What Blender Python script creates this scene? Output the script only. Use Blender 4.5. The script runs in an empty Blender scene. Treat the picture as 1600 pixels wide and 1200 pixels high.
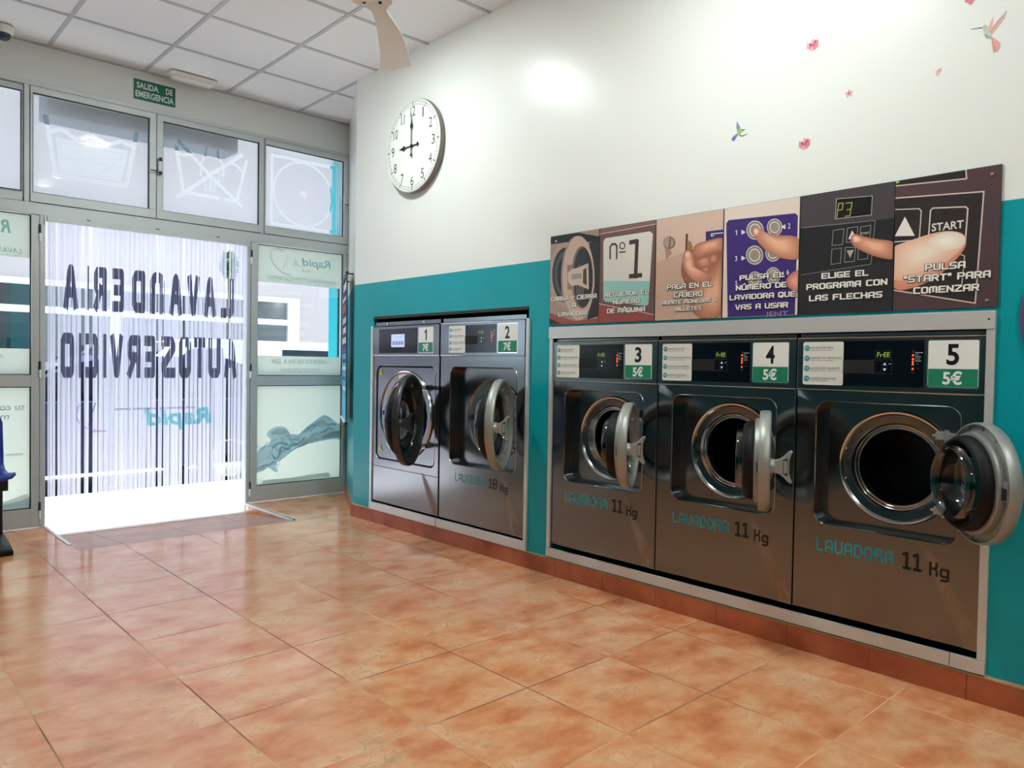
import bpy, bmesh, math, random
from mathutils import Vector, Matrix
from mathutils.geometry import delaunay_2d_cdt

SC = bpy.context.scene
COL = SC.collection
R = math.radians
PI = math.pi

# ------------------------------------------------------------------ camera, light, exposure
cam_d = bpy.data.cameras.new('camera')
cam_d.sensor_width = 36.0
cam_d.lens = 1174.24 / 1600 * 36.0
cam_d.clip_start = 0.02
cam = bpy.data.objects.new('camera', cam_d)
COL.objects.link(cam)
_yaw, _pitch, _roll = 0.748171, -0.0234572, 0.0159500
_f = Vector((math.sin(_yaw) * math.cos(_pitch), math.cos(_yaw) * math.cos(_pitch), math.sin(_pitch)))
_r = Vector((math.cos(_yaw), -math.sin(_yaw), 0))
_u = _r.cross(_f)
_r2 = _r * math.cos(_roll) + _u * math.sin(_roll)
_u2 = _u * math.cos(_roll) - _r * math.sin(_roll)
cam.matrix_world = Matrix(((_r2.x, _u2.x, -_f.x, -2.9361), (_r2.y, _u2.y, -_f.y, -5.8590),
                           (_r2.z, _u2.z, -_f.z, 1.1316), (0, 0, 0, 1)))
SC.camera = cam

SC.view_settings.view_transform = 'Standard'
SC.view_settings.look = 'None'
SC.view_settings.exposure = 1.36
SC.view_settings.gamma = 1.0
SC.view_settings.use_curve_mapping = False
SC.cycles.use_denoising = True
SC.cycles.max_bounces = 10
SC.cycles.transparent_max_bounces = 24
SC.cycles.sample_clamp_indirect = 6.0

W = bpy.data.worlds.new('sky')
SC.world = W
W.use_nodes = True
_bg = W.node_tree.nodes['Background']
_bg.inputs['Color'].default_value = (0.70, 0.85, 1.0, 1)
_bg.inputs['Strength'].default_value = 1.3

_sun = bpy.data.lights.new('sun', 'SUN')
_sun.energy = 9.0
_sun.angle = R(0.6)
_sun.color = (0.97, 0.98, 1.0)
sun = bpy.data.objects.new('sun', _sun)
COL.objects.link(sun)
sun.rotation_euler = Vector((-0.25, -0.10, -1.0)).to_track_quat('-Z', 'Y').to_euler()

LAMP_POWER = 108.0       # radiance of the ceiling lamps' diffusers

# ------------------------------------------------------------------ materials
def lin(c):
    c = c / 255.0
    return c / 12.92 if c <= 0.04045 else ((c + 0.055) / 1.055) ** 2.4
def rgb(t):
    return (lin(t[0]), lin(t[1]), lin(t[2]), 1.0)

MATS = {}
def principled(name, col, rough=0.5, metal=0.0, **kw):
    m = bpy.data.materials.new(name)
    m.use_nodes = True
    b = m.node_tree.nodes['Principled BSDF']
    b.inputs['Base Color'].default_value = rgb(col)
    b.inputs['Roughness'].default_value = rough
    b.inputs['Metallic'].default_value = metal
    for k, v in kw.items():
        b.inputs[k.replace('_', ' ')].default_value = v
    MATS[name] = m
    return m
class NT:
    """small helper around a material's node tree"""
    def __init__(self, m):
        self.t = m.node_tree
        self.n = self.t.nodes
        self.b = self.n.get('Principled BSDF')
    def node(self, kind, **kw):
        nd = self.n.new(kind)
        for k, v in kw.items():
            if k.startswith('i_'):
                nd.inputs[int(k[2:])].default_value = v
            else:
                setattr(nd, k, v)
        return nd
    def link(self, a, ao, b, bi):
        self.t.links.new(a.outputs[ao], b.inputs[bi])
    def math(self, op, a, b=None, c=None):
        nd = self.node('ShaderNodeMath', operation=op)
        for i, v in enumerate((a, b, c)):
            if v is None:
                continue
            if isinstance(v, (int, float)):
                nd.inputs[i].default_value = v
            else:
                self.t.links.new(v, nd.inputs[i])
        return nd.outputs[0]
    def mix(self, f, a, b):
        nd = self.node('ShaderNodeMix', data_type='RGBA')
        for s, v in ((0, f), (6, a), (7, b)):
            if isinstance(v, (int, float)):
                nd.inputs[s].default_value = v
            elif isinstance(v, tuple):
                nd.inputs[s].default_value = v
            else:
                self.t.links.new(v, nd.inputs[s])
        return nd.outputs[2]
    def ramp(self, fac, stops):
        nd = self.node('ShaderNodeValToRGB')
        self.t.links.new(fac, nd.inputs[0])
        e = nd.color_ramp.elements
        while len(e) < len(stops):
            e.new(0.5)
        for el, (p, c) in zip(e, stops):
            el.position = p
            el.color = c
        return nd.outputs[0]

def simple_noise_bump(m, scale, strength, dist=0.002):
    k = NT(m)
    tc = k.node('ShaderNodeTexCoord')
    no = k.node('ShaderNodeTexNoise')
    no.inputs['Scale'].default_value = scale
    k.link(tc, 'Object', no, 'Vector')
    bu = k.node('ShaderNodeBump')
    bu.inputs['Strength'].default_value = strength
    bu.inputs['Distance'].default_value = dist
    k.link(no, 'Fac', bu, 'Height')
    k.link(bu, 'Normal', k.b, 'Normal')

# wall paint: white above, teal dado below
def wall_paint(name, white, teal, line=1.715, rough=0.42):
    m = principled(name, white, rough)
    k = NT(m)
    geo = k.node('ShaderNodeNewGeometry')
    sep = k.node('ShaderNodeSeparateXYZ')
    k.link(geo, 'Position', sep, 0)
    no = k.node('ShaderNodeTexNoise')
    no.inputs['Scale'].default_value = 3.0
    no.inputs['Detail'].default_value = 4
    k.link(geo, 'Position', no, 'Vector')
    step = k.math('GREATER_THAN', sep.outputs['Z'], line)
    v = k.math('MULTIPLY_ADD', no.outputs['Fac'], 0.10, 0.95)
    tealv = k.mix(no.outputs['Fac'], rgb(teal), rgb(tuple(min(255, int(c * 1.12)) for c in teal)))
    col = k.mix(step, tealv, rgb(white))
    k.t.links.new(col, k.b.inputs['Base Color'])
    no2 = k.node('ShaderNodeTexNoise')
    no2.inputs['Scale'].default_value = 45.0
    no2.inputs['Detail'].default_value = 3
    k.link(geo, 'Position', no2, 'Vector')
    bu = k.node('ShaderNodeBump')
    bu.inputs['Strength'].default_value = 0.10
    bu.inputs['Distance'].default_value = 0.004
    k.link(no2, 'Fac', bu, 'Height')
    k.link(bu, 'Normal', k.b, 'Normal')
    return m
WALL = wall_paint('wall_paint', (232, 233, 228), (6, 146, 154), rough=0.30)
WALL.node_tree.nodes['Principled BSDF'].inputs['Specular IOR Level'].default_value = 0.30
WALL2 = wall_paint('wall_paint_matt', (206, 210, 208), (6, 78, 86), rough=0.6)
FRONTWALL = principled('front_wall_paint', (222, 227, 226), 0.7)
simple_noise_bump(FRONTWALL, 30, 0.15)
TURQ = principled('turquoise_render', (40, 176, 190), 0.8)

# terracotta floor tiles
def tile_floor(name, x0, y0, px, py, tint=None, rough=0.16):
    m = principled(name, (200, 140, 105), rough)
    k = NT(m)
    geo = k.node('ShaderNodeNewGeometry')
    sep = k.node('ShaderNodeSeparateXYZ')
    k.link(geo, 'Position', sep, 0)
    ux = k.math('DIVIDE', k.math('SUBTRACT', sep.outputs['X'], x0), px)
    uy = k.math('DIVIDE', k.math('SUBTRACT', sep.outputs['Y'], y0), py)
    cx, cy = k.math('FLOOR', ux), k.math('FLOOR', uy)
    fx, fy = k.math('FRACT', ux), k.math('FRACT', uy)
    # distance to the nearest joint
    ex = k.math('MULTIPLY', k.math('MINIMUM', fx, k.math('SUBTRACT', 1.0, fx)), px)
    ey = k.math('MULTIPLY', k.math('MINIMUM', fy, k.math('SUBTRACT', 1.0, fy)), py)
    e = k.math('MINIMUM', ex, ey)
    joint = k.math('LESS_THAN', e, 0.0024)
    cell = k.node('ShaderNodeCombineXYZ')
    k.t.links.new(cx, cell.inputs[0])
    k.t.links.new(cy, cell.inputs[1])
    wn = k.node('ShaderNodeTexWhiteNoise', noise_dimensions='3D')
    k.link(cell, 0, wn, 'Vector')
    off = k.node('ShaderNodeVectorMath', operation='SCALE')
    k.link(wn, 'Color', off, 0)
    off.inputs['Scale'].default_value = 7.0
    add = k.node('ShaderNodeVectorMath', operation='ADD')
    k.link(geo, 'Position', add, 0)
    k.link(off, 0, add, 1)
    st = k.node('ShaderNodeMapping')
    st.inputs['Scale'].default_value = (1.0, 1.35, 1.0)
    k.link(add, 0, st, 0)
    n1 = k.node('ShaderNodeTexNoise')
    n1.inputs['Scale'].default_value = 5.0
    n1.inputs['Detail'].default_value = 7
    n1.inputs['Roughness'].default_value = 0.58
    n1.inputs['Distortion'].default_value = 0.15
    k.link(st, 0, n1, 'Vector')
    n2 = k.node('ShaderNodeTexNoise')
    n2.inputs['Scale'].default_value = 6.5
    n2.inputs['Detail'].default_value = 8
    n2.inputs['Roughness'].default_value = 0.65
    n2.inputs['Distortion'].default_value = 0.5
    ad2 = k.node('ShaderNodeVectorMath', operation='ADD')
    k.link(st, 0, ad2, 0)
    ad2.inputs[1].default_value = (13.1, 4.2, 0)
    k.link(ad2, 0, n2, 'Vector')
    base = k.ramp(n1.outputs['Fac'], [(0.28, rgb((196, 112, 72))), (0.42, rgb((214, 138, 92))), (0.54, rgb((223, 160, 116))), (0.70, rgb((229, 180, 138)))])
    veil = k.ramp(n2.outputs['Fac'], [(0.0, (0, 0, 0, 1)), (0.56, (0, 0, 0, 1)), (0.70, (1, 1, 1, 1))])
    c = k.mix(k.math('MULTIPLY', veil, 0.42), base, rgb((168, 130, 92)))
    n3 = k.node('ShaderNodeTexNoise')
    n3.inputs['Scale'].default_value = 9.0
    n3.inputs['Detail'].default_value = 6
    n3.inputs['Distortion'].default_value = 0.8
    k.link(ad2, 0, n3, 'Vector')
    ridge = k.math('SUBTRACT', 1.0, k.math('MINIMUM', 1.0, k.math('MULTIPLY', k.math('ABSOLUTE', k.math('SUBTRACT', n3.outputs['Fac'], 0.5)), 55.0)))
    vm = k.ramp(n1.outputs['Fac'], [(0.0, (0, 0, 0, 1)), (0.52, (0, 0, 0, 1)), (0.64, (1, 1, 1, 1))])
    c = k.mix(k.math('MULTIPLY', k.math('MULTIPLY', ridge, vm), 0.45), c, rgb((122, 86, 62)))
    if tint:
        c = k.mix(0.62, c, rgb(tint))
    nj = k.node('ShaderNodeTexNoise')
    nj.inputs['Scale'].default_value = 1.1
    k.link(geo, 'Position', nj, 'Vector')
    jc = k.ramp(nj.outputs['Fac'], [(0.46, rgb((96, 54, 34))), (0.58, rgb((214, 160, 118)))])
    col = k.mix(joint, c, jc)
    k.t.links.new(col, k.b.inputs['Base Color'])
    rr = k.math('ADD', k.math('MULTIPLY', joint, 0.5), k.math('MULTIPLY_ADD', n2.outputs['Fac'], 0.10, rough - 0.05))
    k.t.links.new(rr, k.b.inputs['Roughness'])
    h = k.math('MULTIPLY', k.math('MINIMUM', e, 0.006), 60.0)
    hh = k.math('ADD', h, k.math('MULTIPLY', n1.outputs['Fac'], 0.25))
    bu = k.node('ShaderNodeBump')
    bu.inputs['Strength'].default_value = 0.12
    bu.inputs['Distance'].default_value = 0.004
    k.t.links.new(hh, bu.inputs['Height'])
    k.link(bu, 'Normal', k.b, 'Normal')
    return m
FLOOR = tile_floor('terracotta_tiles', -1.99, -3.10, 0.445, 0.4425)
RAMP = tile_floor('dusty_dimmed_ramp_tiles', -1.99, -3.10, 0.445, 0.4425, tint=(140, 112, 106), rough=0.4)  # tint paints in dust and also the weaker reflection of the tilted tiles

def skirt_mat():
    m = principled('terracotta_skirting', (176, 92, 60), 0.32)
    k = NT(m)
    geo = k.node('ShaderNodeNewGeometry')
    no = k.node('ShaderNodeTexNoise')
    no.inputs['Scale'].default_value = 5
    no.inputs['Detail'].default_value = 6
    k.link(geo, 'Position', no, 'Vector')
    c = k.ramp(no.outputs['Fac'], [(0.3, rgb((150, 66, 40))), (0.7, rgb((190, 108, 72)))])
    k.t.links.new(c, k.b.inputs['Base Color'])
    return m
SKIRT = skirt_mat()
MORTAR = principled('old_mortar', (196, 172, 132), 0.9)

def ceiling_mat():
    m = principled('mineral_ceiling_tile', (236, 239, 242), 0.9)
    simple_noise_bump(m, 180, 0.2, 0.002)
    return m
CEIL = ceiling_mat()
TBAR = principled('ceiling_t_bar', (188, 191, 194), 0.5)

def brushed(name, col, rough, metal=1.0, along='z', amt=0.10):
    m = principled(name, col, rough, metal)
    k = NT(m)
    tc = k.node('ShaderNodeTexCoord')
    mp = k.node('ShaderNodeMapping')
    mp.inputs['Scale'].default_value = {'y': (420, 4, 420), 'x': (3, 160, 160), 'z': (160, 160, 3)}[along]
    no = k.node('ShaderNodeTexNoise')
    no.inputs['Scale'].default_value = 1.0
    no.inputs['Detail'].default_value = 3
    k.link(tc, 'Object', mp, 0)
    k.link(mp, 0, no, 'Vector')
    k.t.links.new(k.math('MULTIPLY_ADD', no.outputs['Fac'], amt, rough - amt * 0.5), k.b.inputs['Roughness'])
    return m
STEEL = brushed('brushed_steel_panel', (132, 134, 136), 0.19, 1.0, 'y', 0.035)
STEEL_TRIM = brushed('steel_trim', (214, 213, 210), 0.38, 0.45, 'x')
CHROME = principled('polished_steel', (208, 208, 206), 0.14, 1.0)
DARKSTEEL = principled('drum_steel', (58, 58, 60), 0.3, 1.0)
ALU = principled('grey_aluminium', (198, 205, 206), 0.42, 0.2)
ALU_DARK = principled('aluminium_gasket', (42, 46, 48), 0.6)
CAST = principled('cast_aluminium_grey', (156, 158, 152), 0.42, 0.45)
CAST_BLACK = principled('black_door_plastic', (40, 42, 44), 0.34)
RUBBER = principled('black_rubber', (9, 9, 10), 0.55, Specular_IOR_Level=0.25)
BLACK = principled('matt_black', (10, 10, 11), 0.7)
PANELBLK = principled('black_glass_panel', (8, 11, 20), 0.12)
WHITEP = principled('white_plastic', (232, 232, 228), 0.4)
CREAM = principled('cream_plastic', (234, 229, 218), 0.42)
BLUEP = principled('blue_plastic_seat', (28, 52, 150), 0.35)
NAVY = principled('black_powder_coat', (18, 20, 26), 0.4)
PLUM = principled('plum_board', (86, 68, 104), 0.45)
WOODDARK = principled('dark_wood_lath', (52, 50, 46), 0.8)
CONC = principled('pale_paving', (205, 200, 194), 0.9)
simple_noise_bump(CONC, 20, 0.3)
ASPH = principled('asphalt', (92, 92, 96), 0.95)
FACADE = principled('white_render_facade', (174, 162, 160), 0.9)
SHOPDARK = principled('shop_interior', (120, 128, 134), 0.9)
CARBLUE = principled('navy_car_paint', (24, 30, 56), 0.5, 0.0, Specular_IOR_Level=0.2)
CARWHITE = principled('white_car_paint', (226, 228, 230), 0.25, 0.0, Coat_Weight=0.5)
CARGLASS = principled('dark_car_glass', (24, 30, 38), 0.2, Specular_IOR_Level=0.25)
LEAF = principled('street_tree_leaf', (58, 98, 40), 0.7)
BARK = principled('street_tree_bark', (96, 82, 70), 0.9)

def attr_mat(name, rough, spec=0.5):
    m = principled(name, (255, 255, 255), rough)
    k = NT(m)
    a = k.node('ShaderNodeAttribute', attribute_name='Col')
    k.link(a, 'Color', k.b, 'Base Color')
    return m
PRINT = attr_mat('printed_ink', 0.35)
PRINT_MATT = attr_mat('printed_paper', 0.75)

def glow(name, col, s):
    m = bpy.data.materials.new(name)
    m.use_nodes = True
    k = NT(m)
    k.n.remove(k.b)
    em = k.node('ShaderNodeEmission')
    em.inputs['Color'].default_value = rgb(col)
    em.inputs['Strength'].default_value = s
    k.link(em, 0, k.n['Material Output'], 0)
    MATS[name] = m
    return m
LAMP = glow('lamp_diffuser', (240, 252, 250), LAMP_POWER)
LED_RED = glow('red_led', (255, 84, 40), 1.1)
LED_GREEN = glow('green_display', (176, 196, 96), 0.25)
LCD = glow('pale_lcd', (196, 210, 244), 0.42)
SHOPLAMP = glow('shop_lamp', (255, 244, 220), 6.0)

def custom(name):
    m = bpy.data.materials.new(name)
    m.use_nodes = True
    k = NT(m)
    k.n.remove(k.b)
    MATS[name] = m
    return m, k
def clear_glass():
    m, k = custom('clear_glass')
    tr = k.node('ShaderNodeBsdfTransparent')
    tr.inputs['Color'].default_value = (0.93, 0.96, 0.96, 1)
    gl = k.node('ShaderNodeBsdfGlossy')
    gl.inputs['Roughness'].default_value = 0.03
    mx = k.node('ShaderNodeMixShader')
    mx.inputs[0].default_value = 0.05
    k.link(tr, 0, mx, 1)
    k.link(gl, 0, mx, 2)
    k.link(mx, 0, k.n['Material Output'], 0)
    return m
GLASS = clear_glass()
def frosted_film():
    m, k = custom('frosted_film')
    tr = k.node('ShaderNodeBsdfRefraction')
    tr.inputs['Roughness'].default_value = 0.22
    tr.inputs['IOR'].default_value = 1.08
    tr.inputs['Color'].default_value = (0.84, 0.82, 0.84, 1)
    tl = k.node('ShaderNodeBsdfTranslucent')
    tl.inputs['Color'].default_value = (0.84, 0.83, 0.85, 1)
    df = k.node('ShaderNodeBsdfDiffuse')
    df.inputs['Color'].default_value = (0.8, 0.82, 0.84, 1)
    m1 = k.node('ShaderNodeMixShader')
    m1.inputs[0].default_value = 0.3
    k.link(tr, 0, m1, 1)
    k.link(tl, 0, m1, 2)
    m2 = k.node('ShaderNodeMixShader')
    m2.inputs[0].default_value = 0.18
    k.link(m1, 0, m2, 1)
    k.link(df, 0, m2, 2)
    k.link(m2, 0, k.n['Material Output'], 0)
    return m
FROST = frosted_film()
def vinyl_film():
    m, k = custom('printed_window_film')
    a = k.node('ShaderNodeAttribute', attribute_name='Col')
    df = k.node('ShaderNodeBsdfDiffuse')
    tl = k.node('ShaderNodeBsdfTranslucent')
    k.link(a, 'Color', df, 'Color')
    k.link(a, 'Color', tl, 'Color')
    mx = k.node('ShaderNodeMixShader')
    mx.inputs[0].default_value = 0.42
    k.link(df, 0, mx, 1)
    k.link(tl, 0, mx, 2)
    k.link(mx, 0, k.n['Material Output'], 0)
    return m
FILM = vinyl_film()
def strip_plastic():
    m, k = custom('translucent_strip')
    oi = k.node('ShaderNodeObjectInfo')
    tr = k.node('ShaderNodeBsdfTransparent')
    tr.inputs['Color'].default_value = (0.92, 0.93, 1.0, 1)
    tl = k.node('ShaderNodeBsdfTranslucent')
    tl.inputs['Color'].default_value = (0.66, 0.68, 0.80, 1)
    df = k.node('ShaderNodeBsdfDiffuse')
    df.inputs['Color'].default_value = (0.80, 0.80, 0.88, 1)
    gl = k.node('ShaderNodeBsdfGlossy')
    gl.inputs['Roughness'].default_value = 0.15
    m1 = k.node('ShaderNodeMixShader')
    m1.inputs[0].default_value = 0.25
    k.link(tl, 0, m1, 1)
    k.link(df, 0, m1, 2)
    m2 = k.node('ShaderNodeMixShader')
    k.t.links.new(k.math('MULTIPLY_ADD', oi.outputs['Random'], -0.14, 0.76), m2.inputs[0])
    k.link(tr, 0, m2, 1)
    k.link(m1, 0, m2, 2)
    m3 = k.node('ShaderNodeMixShader')
    m3.inputs[0].default_value = 0.05
    k.link(m2, 0, m3, 1)
    k.link(gl, 0, m3, 2)
    k.link(m3, 0, k.n['Material Output'], 0)
    return m
STRIP = strip_plastic()
def strip_ink():
    m, k = custom('strip_print')
    a = k.node('ShaderNodeAttribute', attribute_name='Col')
    df = k.node('ShaderNodeBsdfDiffuse')
    tl = k.node('ShaderNodeBsdfTranslucent')
    k.link(a, 'Color', df, 'Color')
    k.link(a, 'Color', tl, 'Color')
    mx = k.node('ShaderNodeMixShader')
    mx.inputs[0].default_value = 0.55
    k.link(df, 0, mx, 1)
    k.link(tl, 0, mx, 2)
    k.link(mx, 0, k.n['Material Output'], 0)
    return m
STRIP_INK = strip_ink()
def bowl_glass():
    m, k = custom('door_bowl_glass')
    tr = k.node('ShaderNodeBsdfTransparent')
    tr.inputs['Color'].default_value = (0.42, 0.46, 0.45, 1)
    gl = k.node('ShaderNodeBsdfGlossy')
    gl.inputs['Roughness'].default_value = 0.05
    fr = k.node('ShaderNodeLayerWeight')
    fr.inputs['Blend'].default_value = 0.25
    mx = k.node('ShaderNodeMixShader')
    k.t.links.new(k.math('MULTIPLY_ADD', fr.outputs['Facing'], 0.5, 0.05), mx.inputs[0])
    k.link(tr, 0, mx, 1)
    k.link(gl, 0, mx, 2)
    k.link(mx, 0, k.n['Material Output'], 0)
    return m
BOWL = bowl_glass()

# ------------------------------------------------------------------ mesh builder
class MB:
    def __init__(self):
        self.v, self.f, self.m, self.c = [], [], [], []
        self.mats = []
        self.M = None
        self.mat = None
        self.col = (255, 255, 255)
    def use(self, mat=None, col=None):
        if mat is not None:
            if mat not in self.mats:
                self.mats.append(mat)
            self.mat = self.mats.index(mat)
        if col is not None:
            self.col = col
        return self
    def V(self, p):
        p = Vector(p)
        if self.M is not None:
            p = self.M @ p
        self.v.append(p)
        return len(self.v) - 1
    def F(self, idx):
        self.f.append(tuple(idx))
        self.m.append(self.mat or 0)
        self.c.append(self.col)
    def poly(self, pts):
        self.F([self.V(p) for p in pts])
        return self
    def flat(self, pts2, w=0.0):
        """a flat polygon facing +z, made counter-clockwise"""
        a = sum(pts2[i][0] * pts2[(i + 1) % len(pts2)][1] - pts2[(i + 1) % len(pts2)][0] * pts2[i][1] for i in range(len(pts2)))
        if a < 0:
            pts2 = pts2[::-1]
        return self.poly([(x, y, w) for x, y in pts2])
    def box(self, x0, x1, y0, y1, z0, z1):
        i = [self.V(p) for p in ((x0, y0, z0), (x1, y0, z0), (x1, y1, z0), (x0, y1, z0), (x0, y0, z1), (x1, y0, z1), (x1, y1, z1), (x0, y1, z1))]
        for q in ((3, 2, 1, 0), (4, 5, 6, 7), (0, 1, 5, 4), (1, 2, 6, 5), (2, 3, 7, 6), (3, 0, 4, 7)):
            self.F([i[k] for k in q])
        return self
    def bridge(self, loops, cap0=False, cap1=False, closed=True):
        ids = [[self.V(p) for p in L] for L in loops]
        n = len(ids[0])
        for A, B in zip(ids, ids[1:]):
            for k in range(n if closed else n - 1):
                self.F((A[k], A[(k + 1) % n], B[(k + 1) % n], B[k]))
        if cap0:
            self.F(ids[0][::-1])
        if cap1:
            self.F(ids[-1])
        return self
    def lathe(self, prof, c=(0, 0, 0), n=56, cap0=False, cap1=False):
        """prof: (radius, w) pairs, turned about the w (local z) axis through c"""
        return self.bridge([circ(c[0], c[1], r, c[2] + w, n) for r, w in prof], cap0, cap1)
    def tube(self, pts, r, n=10):
        pts = [Vector(p) for p in pts]
        loops = []
        for i, p in enumerate(pts):
            t = (pts[min(i + 1, len(pts) - 1)] - pts[max(i - 1, 0)]).normalized()
            a = t.cross(Vector((0, 0, 1)))
            if a.length < 1e-3:
                a = t.cross(Vector((1, 0, 0)))
            a.normalize()
            b = t.cross(a)
            rr = r[i] if isinstance(r, (list, tuple)) else r
            loops.append([p + a * math.cos(2 * PI * k / n) * rr - b * math.sin(2 * PI * k / n) * rr for k in range(n)])
        return self.bridge(loops, True, True)
    def prism(self, pts2, w0, w1):
        a = sum(pts2[i][0] * pts2[(i + 1) % len(pts2)][1] - pts2[(i + 1) % len(pts2)][0] * pts2[i][1] for i in range(len(pts2)))
        if a < 0:
            pts2 = pts2[::-1]
        return self.bridge([[(x, y, w0) for x, y in pts2], [(x, y, w1) for x, y in pts2]], True, True)
    def polys(self, plist, w=0.0, xf=None):
        for P in plist:
            if xf:
                P = [xf(x, y) for x, y in P]
            self.flat(list(P), w)
        return self
    def build(self, name, parent=None, loc=None, smooth=None, bevel=None, matrix=None):
        me = bpy.data.meshes.new(name)
        me.from_pydata([tuple(p) for p in self.v], [], self.f)
        for m in self.mats:
            me.materials.append(m)
        for p, mi in zip(me.polygons, self.m):
            p.material_index = mi
        if any(m in (PRINT, PRINT_MATT, FILM, STRIP_INK) for m in self.mats):
            ca = me.color_attributes.new('Col', 'FLOAT_COLOR', 'CORNER')
            for p, c in zip(me.polygons, self.c):
                cc = rgb(c)
                for li in p.loop_indices:
                    ca.data[li].color = cc
        if smooth:
            me.shade_smooth()
            me.set_sharp_from_angle(angle=R(smooth))
        me.update()
        o = bpy.data.objects.new(name, me)
        COL.objects.link(o)
        if parent:
            o.parent = parent
        if loc is not None:
            o.location = loc
        if matrix is not None:
            o.matrix_local = matrix
        if bevel:
            b = o.modifiers.new('bevel', 'BEVEL')
            b.width = bevel
            b.segments = 2
            b.limit_method = 'ANGLE'
            b.angle_limit = R(40)
        return o

def circ(cx, cy, r, w=0.0, n=56, rx=None):
    rx = r if rx is None else rx
    return [(cx + rx * math.cos(2 * PI * k / n), cy + r * math.sin(2 * PI * k / n), w) for k in range(n)]
def rrect_pts(x0, x1, y0, y1, r, n=5):
    out = []
    for cx, cy, a0 in ((x1 - r, y1 - r, 0), (x0 + r, y1 - r, 90), (x0 + r, y0 + r, 180), (x1 - r, y0 + r, 270)):
        for k in range(n + 1):
            a = R(a0 + 90 * k / n)
            out.append((cx + r * math.cos(a), cy + r * math.sin(a)))
    return out
def ray_loop(shape, c, angles, w):
    """where rays from c at the given angles leave a rectangle / rounded rectangle / circle"""
    out = []
    for a in angles:
        d = (math.cos(a), math.sin(a))
        if shape[0] == 'circ':
            cx, cy, r = shape[1:]
            ox, oy = c[0] - cx, c[1] - cy
            b = ox * d[0] + oy * d[1]
            t = -b + math.sqrt(max(0, b * b - (ox * ox + oy * oy - r * r)))
        else:
            x0, x1, y0, y1, r = shape[1:]
            hi, lo = 3.0, 0.0
            mx, my, hx, hy = (x0 + x1) / 2, (y0 + y1) / 2, (x1 - x0) / 2, (y1 - y0) / 2
            for _ in range(34):
                t = (hi + lo) / 2
                qx = abs(c[0] + d[0] * t - mx) - hx + r
                qy = abs(c[1] + d[1] * t - my) - hy + r
                sd = math.hypot(max(qx, 0), max(qy, 0)) + min(max(qx, qy), 0) - r
                if sd > 0:
                    hi = t
                else:
                    lo = t
        out.append((c[0] + d[0] * t, c[1] + d[1] * t, w))
    return out
def angles_for(c, rects, n=72):
    A = [2 * PI * k / n for k in range(n)]
    for x0, x1, y0, y1 in rects:
        for x, y in ((x0, y0), (x1, y0), (x1, y1), (x0, y1)):
            A.append(math.atan2(y - c[1], x - c[0]) % (2 * PI))
    A.sort()
    return A

# ------------------------------------------------------------------ things, parts, properties
def empty(name, mat4=None, loc=None):
    o = bpy.data.objects.new(name, None)
    COL.objects.link(o)
    o.empty_display_size = 0.1
    if mat4 is not None:
        o.matrix_world = mat4
    elif loc is not None:
        o.location = loc
    return o
def tag(o, label, cat, group=None):
    o['label'] = label
    o['category'] = cat
    if group:
        o['group'] = group
    return o
def struct(o, label=None):
    o['kind'] = 'structure'
    if label:
        o['label'] = label
    return o
def on_machine_wall(y, z, w=0.0):
    """frame on the machine wall: local x runs to the right as seen (-Y), local y up, local z out of the wall (-X)"""
    return Matrix(((0, 0, -1, -w), (-1, 0, 0, y), (0, 1, 0, z), (0, 0, 0, 1)))
def on_front_wall(x, z, w=0.0):
    return Matrix(((1, 0, 0, x), (0, 0, -1, -w), (0, 1, 0, z), (0, 0, 0, 1)))

# ------------------------------------------------------------------ lettering
_fcache = {}
def font_mesh(s, bold=0.0):
    """triangles of a string in the built-in typeface, cap height about 0.7, from x = 0"""
    key = (s, bold)
    if key not in _fcache:
        cu = bpy.data.curves.new('letters', 'FONT')
        cu.body = s
        cu.offset = bold
        cu.resolution_u = 3
        ob = bpy.data.objects.new('letters', cu)
        me = ob.to_mesh()
        me.calc_loop_triangles()
        vs = [(v.co.x, v.co.y) for v in me.vertices]
        tris = [[vs[i] for i in t.vertices] for t in me.loop_triangles]
        ob.to_mesh_clear()
        if bold > .012 or '€' in s:
            tris = union(tris, 1e-6)
        bpy.data.objects.remove(ob)
        bpy.data.curves.remove(cu)
        xs = [p[0] for t in tris for p in t]
        ys = [p[1] for t in tris for p in t]
        _fcache[key] = (tris, min(xs), max(xs), min(ys), max(ys))
    return _fcache[key]
def put_font(mb, s, cx, cy, width, height, w, bold=0.0, shear=0.0, mirror=False):
    """centre a string on (cx, cy) with this overall width and height"""
    tris, x0, x1, y0, y1 = font_mesh(s, bold)
    sx, sy = width / (x1 - x0), height / (y1 - y0)
    mxs = -1 if mirror else 1
    def xf(x, y):
        yy = (y - (y0 + y1) / 2) * sy
        return (cx + mxs * ((x - (x0 + x1) / 2) * sx + shear * yy), cy + yy)
    mb.polys(tris, w, xf)

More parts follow.
